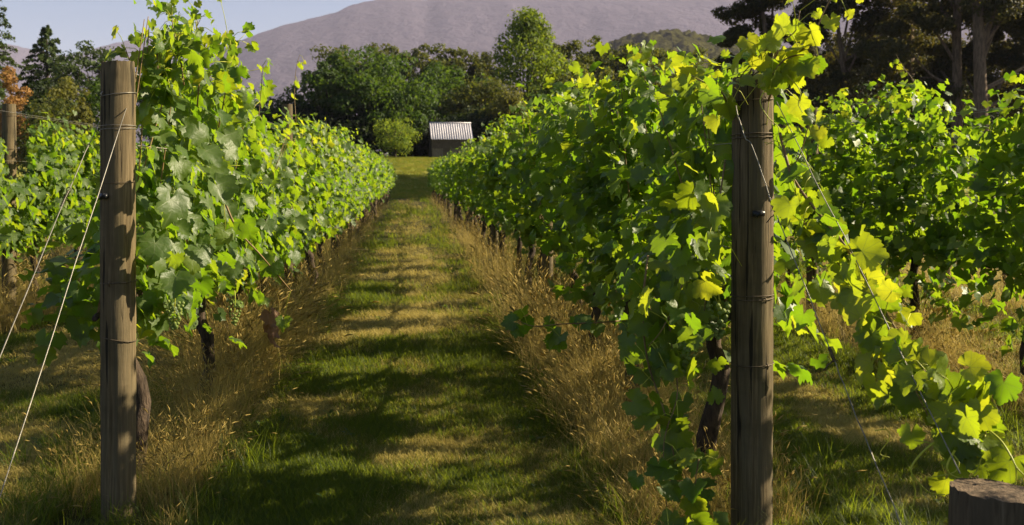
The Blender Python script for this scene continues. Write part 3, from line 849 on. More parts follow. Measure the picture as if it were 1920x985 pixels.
# ---------------------------------------------------------------- trees
def bark_mat(n, a, b): return plain_mat(n, a, b, 3, .95, (3, 3, .6), .8, .05)
M['tbark'] = bark_mat('tree_bark_dark', (.03, .022, .015), (.09, .07, .05))
M['gbark'] = bark_mat('gum_bark', (.05, .035, .022), (.20, .14, .09))
def tleaf(n, a, b, ta, tb, tw=.3): return leaf_mat(n, a, b, a, ta, tb, tw=tw, rough=.6, spec=.2)
TL = {
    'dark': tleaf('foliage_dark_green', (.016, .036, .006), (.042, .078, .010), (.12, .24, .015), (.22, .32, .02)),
    'bright': tleaf('foliage_bright_green', (.05, .088, .010), (.10, .145, .015), (.27, .40, .015), (.40, .46, .02), .38),
    'lime': tleaf('foliage_lime_green', (.10, .17, .02), (.15, .20, .025), (.34, .46, .03), (.42, .46, .03), .4),
    'olive': tleaf('foliage_olive_green', (.028, .042, .008), (.075, .085, .012), (.17, .22, .015), (.32, .30, .03)),
    'gold': tleaf('foliage_gold_olive', (.085, .09, .018), (.14, .135, .028), (.26, .26, .03), (.32, .30, .04), .35),
    'rust': tleaf('foliage_rust_orange', (.24, .12, .035), (.32, .17, .05), (.42, .24, .05), (.46, .28, .06), .35),
    'fir': tleaf('needles_green', (.034, .056, .016), (.07, .10, .024), (.10, .17, .03), (.18, .22, .03), .2),
    'gum': tleaf('gum_leaves', (.012, .018, .006), (.03, .036, .010), (.11, .12, .015), (.28, .22, .03), .32),
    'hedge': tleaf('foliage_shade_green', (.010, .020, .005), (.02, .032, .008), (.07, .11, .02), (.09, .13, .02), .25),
}
def cards(rng, C, nrm, size):
    """pointed leaf faces: 4 verts, 2 tris folded along the middle"""
    n = len(C)
    tip = rng.normal(0, 1, (n, 3)); tip[:, 2] -= .4
    Rm = frames(nrm+rng.normal(0, .55, (n, 3)), tip)
    base = np.array([(0, -.5, 0), (.30, .0, .08), (0, .55, 0), (-.30, .0, .08)])
    W = np.einsum('nij,vj->nvi', Rm, base)*size[:, None, None]+C[:, None, :]
    T = np.array([(0, 1, 2), (0, 2, 3)])
    Ts = (T[None]+(np.arange(n)*4)[:, None, None]).reshape(-1, 3)
    return W.reshape(-1, 3), Ts, np.repeat(rng.random(n), 4)

def tree(name, px, dep, wpx, ytop, style, leafk, label, nleaf=5000, seed=0, trunk_h=.25, leafsize=None, group='trees beyond the vineyard', yc=None, squash=1.0, bark='tbark', lean=0.):
    nleaf = int(nleaf*1.5)
    rng = np.random.default_rng(seed)
    X, Y = (dep*FWD+(px-960)/F*dep*RGT)[:2]
    z0 = float(terrain(X, Y)); ppm = F/dep
    H = CAMZ+(325-ytop)/ppm-z0; W = wpx/ppm
    t = thing(name, (X, Y, z0), label, 'tree' if H > 3.2 else 'bush', group)
    ls = leafsize or max(.2, 6.2/ppm)
    mb = MB(); Cs = []; Ns = []
    th = 0.
    if style == 'conifer':
        mb.tube([(0, 0, -.3), (0, 0, H*.5), (0, 0, H*.97)], [W*.045, W*.025, .03], 8)
        nb = 95
        for i in range(nb):
            u = (i+rng.random())/nb; z = H*(.06+.92*u)
            L = W*.5*(1-u)**.68*rng.uniform(.75, 1.12)+.15
            a = i*2.39996+rng.normal(0, .3)
            m = int(nleaf/nb*(1.6*(1-u)+.35)); s = rng.random(m)**.6
            zz = z+L*.30*s-L*.18*s**2*2+rng.normal(0, .035*H/10+.05, m)-.18*(1-s)*0
            side = rng.normal(0, .09*L+.08, m)*(1.15-s)
            Cs.append(np.stack([np.cos(a)*L*s-np.sin(a)*side, np.sin(a)*L*s+np.cos(a)*side, zz-.25*np.abs(rng.normal(0, .22, m))], -1))
            Ns.append(np.tile([math.cos(a)*.4, math.sin(a)*.4, .8], (m, 1)))
            if i % 3 == 0: mb.tube([(0, 0, z-.1), (math.cos(a)*L*.8, math.sin(a)*L*.8, z+L*.12)], [.05, .015], 5)
    else:
        th = H*trunk_h; cr = (H-th)/2; cz = th+cr
        tr = max(.06, W*.03)
        mb.tube([(0, 0, -.3), (lean*.3, 0, th*.7), (lean, 0, th+cr*.5), (lean*1.2, 0, th+cr*1.4)], [tr*1.2, tr, tr*.7, tr*.25], 8, .08)
        nc = {'broad': 80, 'bush': 46, 'gum': 30, 'column': 90}[style]
        for i in range(nc):
            d = rng.normal(0, 1, 3); d /= np.linalg.norm(d)
            if style == 'column': d[2] *= .86
            rad = rng.uniform(.40, .93) if style != 'gum' else rng.uniform(.35, .95)
            c = np.array([d[0]*W*.5*rad, d[1]*W*.5*rad, cz+d[2]*cr*rad*squash])
            if style in ('column',):
                u = (i+.5)/nc; aa = i*2.4; rr_ = W*.5*(1-u)**.62*rng.uniform(.62, .95)*(1+.18*math.sin(aa*1.5+u*7))
                c = np.array([math.cos(aa)*rr_, math.sin(aa)*rr_, th+(H*.97-th)*u])
            if style == 'broad' or style == 'gum':
                f = 1-.25*np.clip((c[2]-cz)/cr, 0, 1)**2; c[:2] *= f
            rc = W*.5*(rng.uniform(.30, .42) if style == 'bush' else rng.uniform(.14, .26))*(1 if style != 'gum' else .62)
            rcz = min(rc*.8, cr*.45)
            m = int(nleaf/nc*rng.uniform(.6, 1.4))
            q = rng.normal(0, 1, (m, 3)); q /= np.linalg.norm(q, axis=1, keepdims=True)
            rr = rng.uniform(.35, 1.08, m)**.5
            sub = .14*np.sin(q[:, 0]*9+i)*np.cos(q[:, 2]*8+i*2)
            Cs.append(c+q*np.stack([rc*(rr+sub), rc*(rr+sub), rcz*(rr+sub)], -1)); Ns.append(q*1.0+np.array([0, 0, .25]))
            if rng.random() < (.35 if style != 'gum' else .9):
                s = np.array([lean*.8, 0, th*.75+rng.uniform(0, cr*.8)])
                mb.tube([s, (s+c)/2+rng.normal(0, .05*W, 3)*(1, 1, .4), c], [tr*.45, tr*.3, tr*.1], 6)
    mb.build('trunk', M[bark], t)
    C = np.concatenate(Cs); N = np.concatenate(Ns)
    C[:, 2] = th*.3*(style != 'conifer') + (C[:, 2]-th*.3*(style != 'conifer'))*((H-th*.3)/(np.percentile(C[:, 2], 99.8)-th*.3) if style != 'conifer' else 1)
    if style != 'conifer': C[:, :2] *= W*.5/np.percentile(np.abs(C[:, 0]), 98.5)
    keep = C[:, 2] > .05; C = C[keep]; N = N[keep]
    V, T, r = cards(rng, C, N, ls*rng.uniform(.6, 1.4, len(C)))
    tag(link('crown', mesh_np('crown', V, T, TL[leafk], smooth=False, rnd=r), t), kind='stuff')
    return t

tree('deciduous_tree', 690, 104, 250, 92, 'broad', 'dark', 'huge dark rounded tree left of the shed', 15000, 1, .10)
tree('deciduous_tree', 612, 100, 110, 105, 'broad', 'dark', 'dark tree with olive crown at the left flank of the huge rounded tree', 5000, 2, .1)
tree('deciduous_tree', 745, 100, 130, 170, 'broad', 'dark', 'lower spreading green tree at the right flank of the huge rounded tree', 5200, 3, .08)
tree('small_tree', 741, 93, 78, 222, 'bush', 'lime', 'small lime-green ornamental tree on the lawn beside the shed', 2600, 4, .12, leafsize=.17)
tree('column_tree', 990, 112, 200, 20, 'column', 'bright', 'tall bright green tree standing highest in the middle', 9500, 5, .06)
tree('deciduous_tree', 845, 125, 170, 120, 'broad', 'dark', 'broad dark green tree straight behind the shed', 7000, 6, .08)
tree('bush', 900, 104, 130, 142, 'bush', 'olive', 'large olive brown bush behind the shed roof', 5200, 7, .02)
tree('bush', 945, 100, 90, 165, 'bush', 'gold', 'yellowish olive bush right of the shed', 3200, 8, .02)
tree('deciduous_tree', 1065, 118, 130, 78, 'broad', 'olive', 'olive green tree just right of the tall bright tree', 4500, 9, .1)
tree('deciduous_tree', 1110, 108, 150, 130, 'broad', 'olive', 'mid green tree in front of the olive trees at the centre right', 5200, 10, .1)
tree('deciduous_tree', 1180, 112, 140, 84, 'broad', 'olive', 'olive tree with golden top near the wooded hill', 5200, 11, .1)
tree('deciduous_tree', 1265, 120, 130, 110, 'broad', 'olive', 'low olive tree below the wooded hill', 4200, 12, .1)
tree('deciduous_tree', 1340, 120, 120, 105, 'broad', 'olive', 'low olive tree beside the gum tree group', 3800, 13, .1)
for i, (px, yt, w) in enumerate([(640, 88, 90), (718, 84, 70), (770, 92, 70), (812, 84, 74), (860, 92, 66), (905, 98, 66), (1035, 62, 60), (1118, 68, 66), (1150, 84, 60), (1228, 92, 70), (1300, 92, 70)]):
    tree('gum_tree', px, 150, w*1.25, yt, 'broad', 'olive', 'domed olive eucalypt crown on the skyline, ' + ['leftmost, above the huge dark tree', 'right above the top of the huge dark tree', 'just right of the huge dark tree',
         'above the left edge of the shed', 'above the right half of the shed', 'last one left of the tall bright tree', 'just right of the tall bright tree', 'left foot of the wooded hill', 'in front of the left hill slope',
         'in front of the middle of the hill', 'in front of the right hill slope'][i], 2600, 60+i, .3, group='domed eucalypts on the skyline', bark='gbark')
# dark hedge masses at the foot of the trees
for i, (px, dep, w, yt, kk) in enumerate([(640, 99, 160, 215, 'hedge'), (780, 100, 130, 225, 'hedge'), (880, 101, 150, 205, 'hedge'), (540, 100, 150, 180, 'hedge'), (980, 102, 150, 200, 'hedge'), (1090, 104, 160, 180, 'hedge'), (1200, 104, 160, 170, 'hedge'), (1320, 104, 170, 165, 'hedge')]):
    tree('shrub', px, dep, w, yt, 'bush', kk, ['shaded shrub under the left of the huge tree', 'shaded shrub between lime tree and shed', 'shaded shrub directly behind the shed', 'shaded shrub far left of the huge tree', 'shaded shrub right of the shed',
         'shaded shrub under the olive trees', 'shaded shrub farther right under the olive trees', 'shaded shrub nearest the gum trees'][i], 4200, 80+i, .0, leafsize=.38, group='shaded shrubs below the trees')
# left side
tree('fir_tree', 88, 88, 172, 45, 'conifer', 'fir', 'dark pointed conifer left of the near post', 9000, 21)
tree('cedar_tree', -15, 70, 190, -30, 'conifer', 'fir', 'conifer cut by the left photo edge with drooping tips', 6500, 22)
tree('deciduous_tree', 168, 86, 125, 82, 'broad', 'fir', 'loose dark tree right of the pointed conifer', 4200, 23, .08)
tree('bush', 20, 62, 62, 128, 'bush', 'rust', 'rust orange bush at the left edge', 2600, 24, .02, group='garden bushes behind the far left row')
tree('bush', 122, 62, 78, 148, 'bush', 'gold', 'rounded golden olive bush', 2800, 25, .02, group='garden bushes behind the far left row')
tree('bush', 155, 60, 40, 168, 'bush', 'gold', 'smaller golden bush touching the rounded one', 1500, 26, .02, group='garden bushes behind the far left row')
tree('bush', 75, 66, 90, 150, 'bush', 'hedge', 'dark reddish shade bush under the conifer', 2600, 27, .02, group='garden bushes behind the far left row')
tree('bush', 205, 64, 90, 150, 'bush', 'dark', 'dark bush showing beside the near left post', 2600, 28, .02, group='garden bushes behind the far left row')
tree('bush', 85, 58, 110, 185, 'bush', 'olive', 'low olive shrubs just above the far left row', 2600, 29, .02, group='garden bushes behind the far left row')
tree('deciduous_tree', 215, 92, 60, 98, 'broad', 'dark', 'thin dark tree behind the near left post', 2200, 30, .1)
for i, px in enumerate([300, 390, 480]):
    tree('deciduous_tree', px, 108, 120, 150+12*i, 'broad', 'dark', ['dark tree behind the tall vine near the left post', 'dark tree behind the left vine row', 'dark tree seen through the left vine row tops'][i], 2600, 33+i, .1)
# gum trees on the right
def gum(px, dep, trunk_px, H, label, seed, limbs, lean=0, clumps=(), nleaf=420, rc=1.9, two=None):
    rng = np.random.default_rng(seed)
    X, Y = (dep*FWD+(px-960)/F*dep*RGT)[:2]; z0 = float(terrain(X, Y)); ppm = F/dep
    t = thing('gum_tree', (X, Y, z0), label, 'tree', 'tall gum trees at the right')
    r = trunk_px/ppm/2
    mb = MB(); pts = [(0, 0, -.4), (lean*.15, 0, H*.2), (lean*.4, .1, H*.45), (lean*.8, 0, H*.7), (lean, 0, H*.92)]
    mb.tube(spline(pts, 12), list(np.linspace(r*1.15, r*.3, 12)), 12, .05); mb.build('trunk', M['gbark'], t)
    Cs = []; Ns = []
    for (cpx, cpy, cd, cr_) in clumps:
        c = P(cpx, cpy, dep+cd)-np.array([X, Y, z0])
        s = np.array([lean*.5*min(1, max(.2, c[2]/H)), 0, max(2.5, min(H*.85, c[2]*.72))])
        mb = MB(); mid = (s+c)/2+np.array([0, 0, .6*rng.normal()])
        mb.tube(spline([s, mid, c], 9), list(np.linspace(r*.38, .04, 9)), 7); mb.build('limb', M['gbark'], t)
        for j in range(5):
            cc = c+rng.normal(0, cr_*.5, 3)*(1, 1, .7)
            m = int(nleaf*rng.uniform(.6, 1.4)); q = rng.normal(0, 1, (m, 3)); q /= np.linalg.norm(q, axis=1, keepdims=True)
            Cs.append(cc+q*(rng.uniform(.3, 1, m)**.6)[:, None]*cr_*rng.uniform(.4, .75)*(1, 1, .6)); Ns.append(q)
    C = np.concatenate(Cs); N = np.concatenate(Ns)
    V, T, rr = cards(rng, C, N, rng.uniform(.15, .36, len(C)))
    tag(link('crown', mesh_np('crown', V, T, TL['gum'], smooth=False, rnd=rr), t), kind='stuff')
gum(1475, 78, 16, 15, 'leaning gum tree with lacy crown at the left of the gum group', 41, 6, -2.0,
    [(1385, 25, 0, 1.6), (1375, 75, 0, 1.5), (1400, 110, 0, 1.4), (1420, 5, 0, 1.5), (1445, -30, 1, 2.), (1460, 45, 1, 1.6), (1445, 105, 2, 2.2), (1500, 150, 1, 2.4), (1430, 150, 1, 2.0), (1500, 10, 0, 2.0), (1366, 120, 1, 1.0), (1490, 95, 2, 1.2)])
gum(1600, 74, 13, 17, 'gum tree with bare dark branches between the leafy crowns', 42, 6, -1.5,
    [(1560, 25, 0, 1.8), (1530, 55, 0, 1.5), (1610, 15, 1, 2.2), (1660, 60, 0, 2.4), (1640, 120, 1, 2.3), (1570, 130, 2, 1.8), (1610, 170, 1, 2.6), (1540, 190, 1, 2.8), (1690, 20, 0, 2.2), (1600, -40, 0, 2.5), (1480, 200, 2, 2.6)])
gum(1794, 68, 20, 26, 'gum tree with dark straight trunk behind the far right row', 43, 6, .2,
    [(1730, 30, 0, 2.3), (1700, 90, 1, 2.4), (1750, 100, 3, 2.2), (1720, 150, 2, 2.5), (1780, 10, 3, 2.2), (1680, 170, 3, 2.6), (1770, 170, 4, 2.3), (1745, -30, 0, 2.6), (1700, -110, 0, 3.0), (1790, -160, 0, 3.2), (1750, -230, 0, 2.8), (1710, -320, 0, 3.2), (1790, -330, 0, 3.2), (1650, -260, 1, 3.0), (1810, -20, 2, 2.2), (1660, 230, 3, 2.5)])
gum(1842, 66, 26, 27, 'gum tree with thick pale sunlit trunk at the right', 44, 6, -.6,
    [(1820, 25, 3, 1.8), (1870, 10, 0, 2.0), (1900, 30, 1, 1.5), (1895, 120, 3, 1.8), (1850, 80, 4, 1.5), (1915, 150, 3, 2.0), (1860, 160, 4, 2.2), (1810, 140, 5, 1.8), (1880, -30, 0, 2.6), (1940, -10, 1, 2.5), (1850, -120, 0, 3.0), (1900, -200, 0, 3.2), (1850, -260, 0, 2.8), (1880, -340, 0, 3.2), (1820, -400, 0, 3.0), (1960, 100, 1, 2.2)])
gum(1990, 70, 24, 22, 'gum tree just outside the right photo edge', 45, 6, 0,
    [(1930, 40, 0, 2.0), (1990, 60, 1, 2.8), (2040, 0, 0, 3.0), (1980, 140, 2, 2.6), (1930, 190, 3, 2.4), (2060, 120, 0, 3.0)])
tree('gum_tree', 1700, 76, 470, -440, 'broad', 'gum', 'added very tall dense gum tree, its unseen crown shading the end of the path', 9000, 140, .52, leafsize=.6, group='tall gum trees at the right', bark='gbark')  # added tree; its crown out of view shades the slope before the lawn
for i, (px, w, yt) in enumerate([(1560, 190, 60), (1690, 220, 20), (1800, 200, 10), (1930, 220, 40)]):
    tree('gum_tree', px, 96, w, yt, 'broad', 'gum', ['dense dark tree behind the bare-branched gum', 'dense dark tree left of the dark trunk', 'dense dark tree behind the two gum trunks', 'dense dark tree at the right photo edge'][i], 6500, 130+i, .12, group='dark trees behind the gum trees', leafsize=.34)
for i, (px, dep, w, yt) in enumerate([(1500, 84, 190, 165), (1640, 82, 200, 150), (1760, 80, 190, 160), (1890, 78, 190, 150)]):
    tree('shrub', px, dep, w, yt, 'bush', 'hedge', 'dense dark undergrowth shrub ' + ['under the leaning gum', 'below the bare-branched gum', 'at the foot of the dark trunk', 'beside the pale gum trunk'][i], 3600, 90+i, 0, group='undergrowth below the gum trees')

# ---------------------------------------------------------------- shed
def shed():
    dep = 96.; X, Y = (dep*FWD+(844-960)/F*dep*RGT)[:2]; z0 = float(terrain(X, Y))
    t = thing('shed', (X, Y, z0), 'small timber shed with corrugated iron roof at the end of the path', 'shed')
    t.rotation_euler = (0, 0, math.radians(4))
    W = 3.75; D = 3.0; wall_h = 1.75; roof_top = 3.3; y_f = -D/2
    wd = plain_mat('old_shed_timber', (.05, .04, .03), (.14, .11, .08), 5, .95, (1, 1, 6), .4, .01)
    wd2 = plain_mat('lighter_shed_timber', (.12, .10, .07), (.24, .20, .15), 5, .95, (6, 6, 1), .4, .01)
    tin = plain_mat('corrugated_iron', (.32, .30, .32), (.58, .55, .58), 3, .5, (5, .4, .4), .1, .005, metal=.25)
    # boards of the walls, one by one
    nb = 8
    for i in range(nb):
        z = i*wall_h/nb
        if i >= 4:
            m = MB(); m.box(-W/2, W/2, y_f-.012*(i % 2)-.02, y_f, z+.006, z+wall_h/nb); m.build('plank', wd, t, False)
        for s in (-1, 1):
            m = MB(); m.box(s*W/2-.02, s*W/2+.012*(i % 2)+.01, y_f+.01, D/2, z+.006, z+wall_h/nb); m.build('plank', wd, t, False)
        m = MB(); m.box(-W/2, W/2, D/2, D/2+.02, z+.006, z+wall_h/nb); m.build('plank', wd, t, False)
    for s in (-1, 1):
        m = MB(); m.add([(s*(W/2-.01), y_f, wall_h), (s*(W/2-.01), D/2, wall_h), (s*(W/2-.01), 0, roof_top-.08), (s*(W/2-.05), y_f, wall_h), (s*(W/2-.05), D/2, wall_h), (s*(W/2-.05), 0, roof_top-.08)], [(0, 1, 2), (3, 5, 4), (0, 2, 5, 3), (1, 4, 5, 2), (0, 3, 4, 1)]); m.build('gable', wd, t, False)
    for i in range(4):
        x0 = -W/2+.1+i*(W-.2)/4
        m = MB(); m.box(x0+.06, x0+(W-.2)/4-.06, y_f+.02, y_f+.05, .05, wall_h/2-.03); m.build('door_panel', wd2 if i != 1 else wd, t, False)
    for i in range(5):
        x = -W/2+.1+i*(W-.2)/4
        m = MB(); m.box(x-.05, x+.05, y_f-.05, y_f+.06, 0, wall_h/2); m.build('door_post', wd2, t, False)
    # corrugated sheets, front and back
    ns = 6; sw = (W+.2)/ns
    for sgn in (-1, 1):
        for k in range(ns):
            x0 = -W/2-.1+k*sw; m = MB(); nseg = 24; vs = []
            lift = .012*(k % 2)
            for j in range(nseg+1):
                u = j/nseg; x = x0+sw*u*1.01; c = .04*math.sin(u*math.pi*2*3)
                vs += [(x, sgn*(D/2+.25), wall_h-.05+c+lift), (x, 0, roof_top+c+lift), (x, sgn*(D/2+.25), wall_h-.065+c+lift), (x, 0, roof_top-.015+c+lift)]
            fs = []
            for j in range(nseg):
                a = j*4; fs += [(a, a+4, a+5, a+1), (a+2, a+3, a+7, a+6), (a, a+2, a+6, a+4)]
            m.add(vs, fs); m.build('roof_sheet', tin, t, True)
    m = MB(); m.tube([(-W/2-.12, 0, roof_top+.03), (W/2+.12, 0, roof_top+.03)], .06, 8); m.build('ridge_cap', tin, t)
    m = MB(); m.box(-W/2-.02, W/2+.02, y_f-.04, y_f+.02, wall_h/2-.04, wall_h/2+.03); m.build('beam', wd, t, False)
shed()

# ---------------------------------------------------------------- grass (stuff): tufts scattered with geometry nodes
def tuft(name, seed, n, h0, h1, w, spread, bend, mat, heads=0, flat=0., headmat=None):
    rng = np.random.default_rng(seed); V = []; T = []; rn = []; mi = []
    for i in range(n):
        a = rng.uniform(0, 6.283); rr = spread*math.sqrt(rng.random()); bx, by = math.cos(a)*rr, math.sin(a)*rr
        h = rng.uniform(h0, h1); d = rng.uniform(0, 6.283); b = bend*rng.uniform(.3, 1.3)*h
        dx, dy = math.cos(d), math.sin(d); sx, sy = -dy*w/2, dx*w/2
        fl = 1-flat*rng.random()
        p = [(bx+dx*b*u**1.8, by+dy*b*u**1.8, h*fl*(u-.18*u*u*min(1, bend))) for u in (0, .4, .75, 1.)]
        o = len(V)
        ws = (1, .85, .5, 0.05) if heads == 0 or i >= heads else (.5, .45, .4, .3)
        for q, k in zip(p, ws): V += [(q[0]-sx*k, q[1]-sy*k, q[2]), (q[0]+sx*k, q[1]+sy*k, q[2])]
        for j in range(3): T += [(o+2*j, o+2*j+1, o+2*j+3), (o+2*j, o+2*j+3, o+2*j+2)]; mi += [0, 0]
        r = rng.random(); rn += [r]*8
        if heads and i < heads:     # seed head: slim spindle continuing the stem
            e = np.array(p[3]); dv = e-np.array(p[2]); dv /= np.linalg.norm(dv)
            hl = rng.uniform(.05, .10); hw = rng.uniform(.004, .008); o = len(V)
            q0 = e; q1 = e+dv*hl*.45; q2 = e+dv*hl+np.array([dx, dy, -.8])*.012
            e1 = np.cross(dv, [.3, .9, .2]); e1 /= np.linalg.norm(e1); e2 = np.cross(dv, e1)
            V += [tuple(q0)]+[tuple(q1+hw*(e1*math.cos(c)+e2*math.sin(c))) for c in (0, 2.09, 4.19)]+[tuple(q2)]
            for j in range(3): T += [(o, o+1+j, o+1+(j+1) % 3), (o+4, o+1+(j+1) % 3, o+1+j)]; mi += [0, 0]
            rn += [r]*5
    me = mesh_np(name, V, T, mat, smooth=True, rnd=rn)
    return bpy.data.objects.new(name, me)

def broadweed(name, seed):
    rng = np.random.default_rng(seed); V = []; T = []; rn = []
    for i in range(11):
        d = rng.uniform(0, 6.28); L = rng.uniform(.06, .16); w = L*.16; el = rng.uniform(.4, 1.2)
        dx, dy = math.cos(d), math.sin(d); o = len(V)
        for u, k in ((0, .2), (.35, 1), (.7, .8), (1, .05)):
            r_ = L*math.cos(el)*u; z = L*math.sin(el)*u-.06*u*u*L*6
            V += [(dx*r_-dy*w*k, dy*r_+dx*w*k, z+.01*k), (dx*r_+dy*w*k, dy*r_-dx*w*k, z+.01*k)]
        for j in range(3): T += [(o+2*j, o+2*j+1, o+2*j+3), (o+2*j, o+2*j+3, o+2*j+2)]
        rn += [rng.random()]*8
    return bpy.data.objects.new(name, mesh_np(name, V, T, M['weed'], rnd=rn))

def scatter(name, label, pts, scale, tufts, seed, tilt=.12):
    c = bpy.data.collections.new(name+'_tufts')
    for t in tufts: c.objects.link(t)
    me = bpy.data.meshes.new(name)
    me.vertices.add(len(pts)); me.vertices.foreach_set('co', np.asarray(pts, np.float32).ravel())
    at = me.attributes.new('sc', 'FLOAT', 'POINT'); at.data.foreach_set('value', np.asarray(scale, np.float32))
    o = link(name, me); tag(o, label, 'grass', kind='stuff')
    nt = bpy.data.node_groups.new(name+'_scatter', 'GeometryNodeTree')
    nt.interface.new_socket('Geometry', in_out='INPUT', socket_type='NodeSocketGeometry')
    nt.interface.new_socket('Geometry', in_out='OUTPUT', socket_type='NodeSocketGeometry')
    N = nt.nodes.new; L = nt.links.new
    gi = N('NodeGroupInput'); go = N('NodeGroupOutput'); iop = N('GeometryNodeInstanceOnPoints')
    ci = N('GeometryNodeCollectionInfo'); ci.inputs[0].default_value = c; ci.inputs['Separate Children'].default_value = True; ci.inputs['Reset Children'].default_value = True
    ri = N('FunctionNodeRandomValue'); ri.data_type = 'INT'; ri.inputs['Min'].default_value = 0; ri.inputs['Max'].default_value = len(tufts)-1; ri.inputs['Seed'].default_value = seed
    rr = N('FunctionNodeRandomValue'); rr.data_type = 'FLOAT_VECTOR'; rr.inputs[0].default_value = (-tilt, -tilt, 0); rr.inputs[1].default_value = (tilt, tilt, 6.283); rr.inputs['Seed'].default_value = seed+1
    na = N('GeometryNodeInputNamedAttribute'); na.data_type = 'FLOAT'; na.inputs[0].default_value = 'sc'
    iop.inputs['Pick Instance'].default_value = True
    L(gi.outputs[0], iop.inputs['Points']); L(ci.outputs[0], iop.inputs['Instance'])
    L([s for s in ri.outputs if s.type == 'INT'][0], iop.inputs['Instance Index'])
    L(rr.outputs[0], iop.inputs['Rotation']); L(na.outputs[0], iop.inputs['Scale'])
    L(iop.outputs[0], go.inputs[0])
    md = o.modifiers.new('scatter', 'NODES'); md.node_group = nt
    return o

ROWX = [-6.5, -3.95, -1.25, 1.34, 3.92, 6.55]
def rowdist(x): return np.min(np.abs(x[:, None]-np.array(ROWX)[None]), 1)
def pts_in(rng, n, x0, x1, y0, y1, p=2.0):
    """points whose density falls with distance"""
    y = 1/np.sqrt(rng.uniform(1/y1**p, 1/y0**p, n)) if p == 2 else rng.uniform(y0, y1, n)
    x = rng.uniform(x0, x1, n)
    return x, y
def inview(x, y, m=.06):
    dep = x*FWD[0]+y*FWD[1]; lat = x*RGT[0]+y*RGT[1]
    return (np.abs(lat/dep) < .505+m+.5/np.maximum(dep, 1)) & (dep > 2.2)

rg = np.random.default_rng(77)
def wpos(x, y): return np.stack([x, y, terrain(x, y)], -1)
green = [tuft('tuft_green', 1+i, 34, .03, .085, .0036, .085, .7, M['grass_green']) for i in range(3)]
straw = [tuft('tuft_straw', 11+i, 34, .03, .075, .0030, .09, 1.3, M['grass_straw'], flat=.7) for i in range(3)]
olive = [tuft('tuft_olive', 21+i, 34, .03, .08, .0034, .085, .9, M['grass_olive'], flat=.3) for i in range(2)]
talld = [tuft('tuft_tall_dry', 31+i, 26, .20, .62, .0030, .13, (.35, .6, .9, 1.3)[i], M['grass_dry'], heads=(9, 7, 5, 3)[i]) for i in range(4)]
tallg = [tuft('tuft_tall_green', 41+i, 22, .12, .36, .0055, .08, .8, M['grass_green']) for i in range(3)]
weeds = [broadweed('weed_rosette', 51+i) for i in range(3)]

# mown alleys
N0 = 150000
x, y = pts_in(rg, N0, -9, 9, 3.2, 62); m = inview(x, y)
x, y = x[m], y[m]
rd = rowdist(x)
patch = vnoise(x*1.1, y*.9, 5, 4, .6)
ax = np.abs(x-.05)
gsc = np.clip(y/9, .8, 4.5)**.75*rg.uniform(.75, 1.3, len(x))
strawness = patch*1.6 + (rd-.62)*1.0 + rg.normal(0, .22, len(x))
mown = rd > .30
sel_s = mown & (strawness > .30); sel_g = mown & (strawness < .10); sel_o = mown & ~sel_s & ~sel_g
scatter('green_mown_grass', 'short green mown grass between the vine rows', wpos(x[sel_g], y[sel_g]), gsc[sel_g], green, 1)
scatter('straw_mown_grass', 'dry straw-coloured mown grass down the middle of the alleys', wpos(x[sel_s], y[sel_s]), gsc[sel_s], straw, 2)
scatter('olive_mown_grass', 'half-dry short grass between the vine rows', wpos(x[sel_o], y[sel_o]), gsc[sel_o], olive, 3)
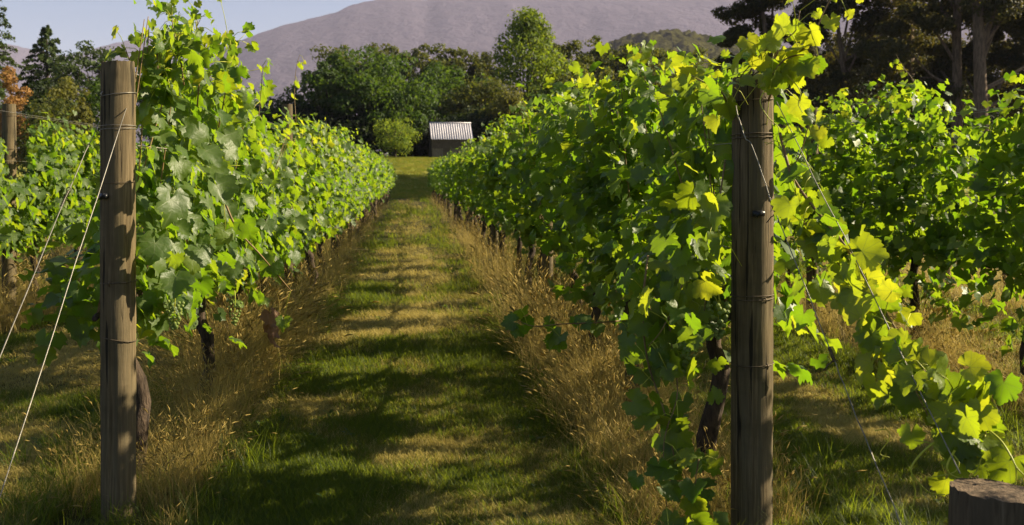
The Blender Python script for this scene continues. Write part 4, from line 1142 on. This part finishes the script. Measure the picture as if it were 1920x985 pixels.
# tall unmown strips under the vines
N1 = 95000
x, y = pts_in(rg, N1, -7.3, 7.3, 3.2, 60); m = inview(x, y); x, y = x[m], y[m]
side = np.where(np.abs(x) < 2.6, 1, 1)
rd = rowdist(x); rd = np.where((x > .2) & (x < 1.5), np.abs(x-1.18)*1.15, rd); clump = vnoise(x*1.6, y*1.1, 9, 3, .6)
inner = rd + clump*.22 + rg.normal(0, .05, len(x))
dens = rg.random(len(x))*np.where(x > 2.5, 1.2, 1) < np.clip(.70+clump*1.4, .1, 1)
nearpost = ((y < 4.55) & (np.abs(x+1.25) < .28)) | ((y < 4.0) & (x > 1.0)) | ((y < 8) & (rg.random(len(x)) < np.interp(y, [3.2, 5, 8], [.72, .62, .1])))
sel = (inner < .27) & dens & ~nearpost
sc = rg.uniform(.5, .95, len(x))*(1+.25*clump)*np.where(y > 7, 1.32, 1)*np.where(x > 2.5, .8, 1)*np.interp(y, [3.2, 4.6, 6.5], [.45, .7, 1])
scatter('tall_dry_grass', 'tall golden dry grass with seed heads under the vines', wpos(x[sel], y[sel]), sc[sel], talld, 4, .32)
x, y = pts_in(rg, 30000, -7.3, 7.3, 3.2, 45); m = inview(x, y); x, y = x[m], y[m]
rd = rowdist(x); cl = vnoise(x*1.4+7, y*1.2, 19, 3, .6)
sel = (rd + cl*.3 < .62) & (np.abs(x-.05) > .75) & (rg.random(len(x)) < np.where(rd > .4, .3, .2))
sc = rg.uniform(.3, .75, len(x))
scatter('tall_green_grass', 'taller green grass edging the unmown strips', wpos(x[sel], y[sel]), sc[sel], tallg, 5, .3)
x, y = pts_in(rg, 1500, -7.3, 7.3, 3.2, 25); m = inview(x, y) & (rowdist(x) < 1.0) & (rowdist(x) > .25); x, y = x[m], y[m]
scatter('broadleaf_weeds', 'low broad-leaved weeds along the edges of the path', wpos(x, y), rg.uniform(.3, .7, len(x)), weeds, 6)
# lawn in front of the shed
x = rg.uniform(-22, 24, 26000); y = rg.uniform(60, 97, 26000)
scatter('lawn_grass', 'sunny mown lawn between the vineyard and the shed', wpos(x, y), rg.uniform(2.2, 4.5, len(x))*.8, [tuft('tuft_lawn', 61, 30, .02, .05, .006, .10, .8, M['grass_olive']), tuft('tuft_lawn_green', 62, 30, .02, .05, .006, .10, .8, M['grass_green'])], 7)

# ---------------------------------------------------------------- haze
def haze():
    mb = MB(); mb.box(-10000, 10000, -300, 10500, -2.5, 935)
    m, nt, out = new_mat('haze_air'); g = NG(nt)
    v = g.n('ShaderNodeVolumePrincipled')
    v.inputs['Color'].default_value = (.76, .73, 1.0, 1)
    v.inputs['Density'].default_value = 0.00008
    v.inputs['Anisotropy'].default_value = 0.1
    nt.links.new(v.outputs[0], out.inputs['Volume'])
    tag(mb.build('haze', m, None, False), 'thin lavender haze filling the valley air', 'haze', kind='stuff')
haze()
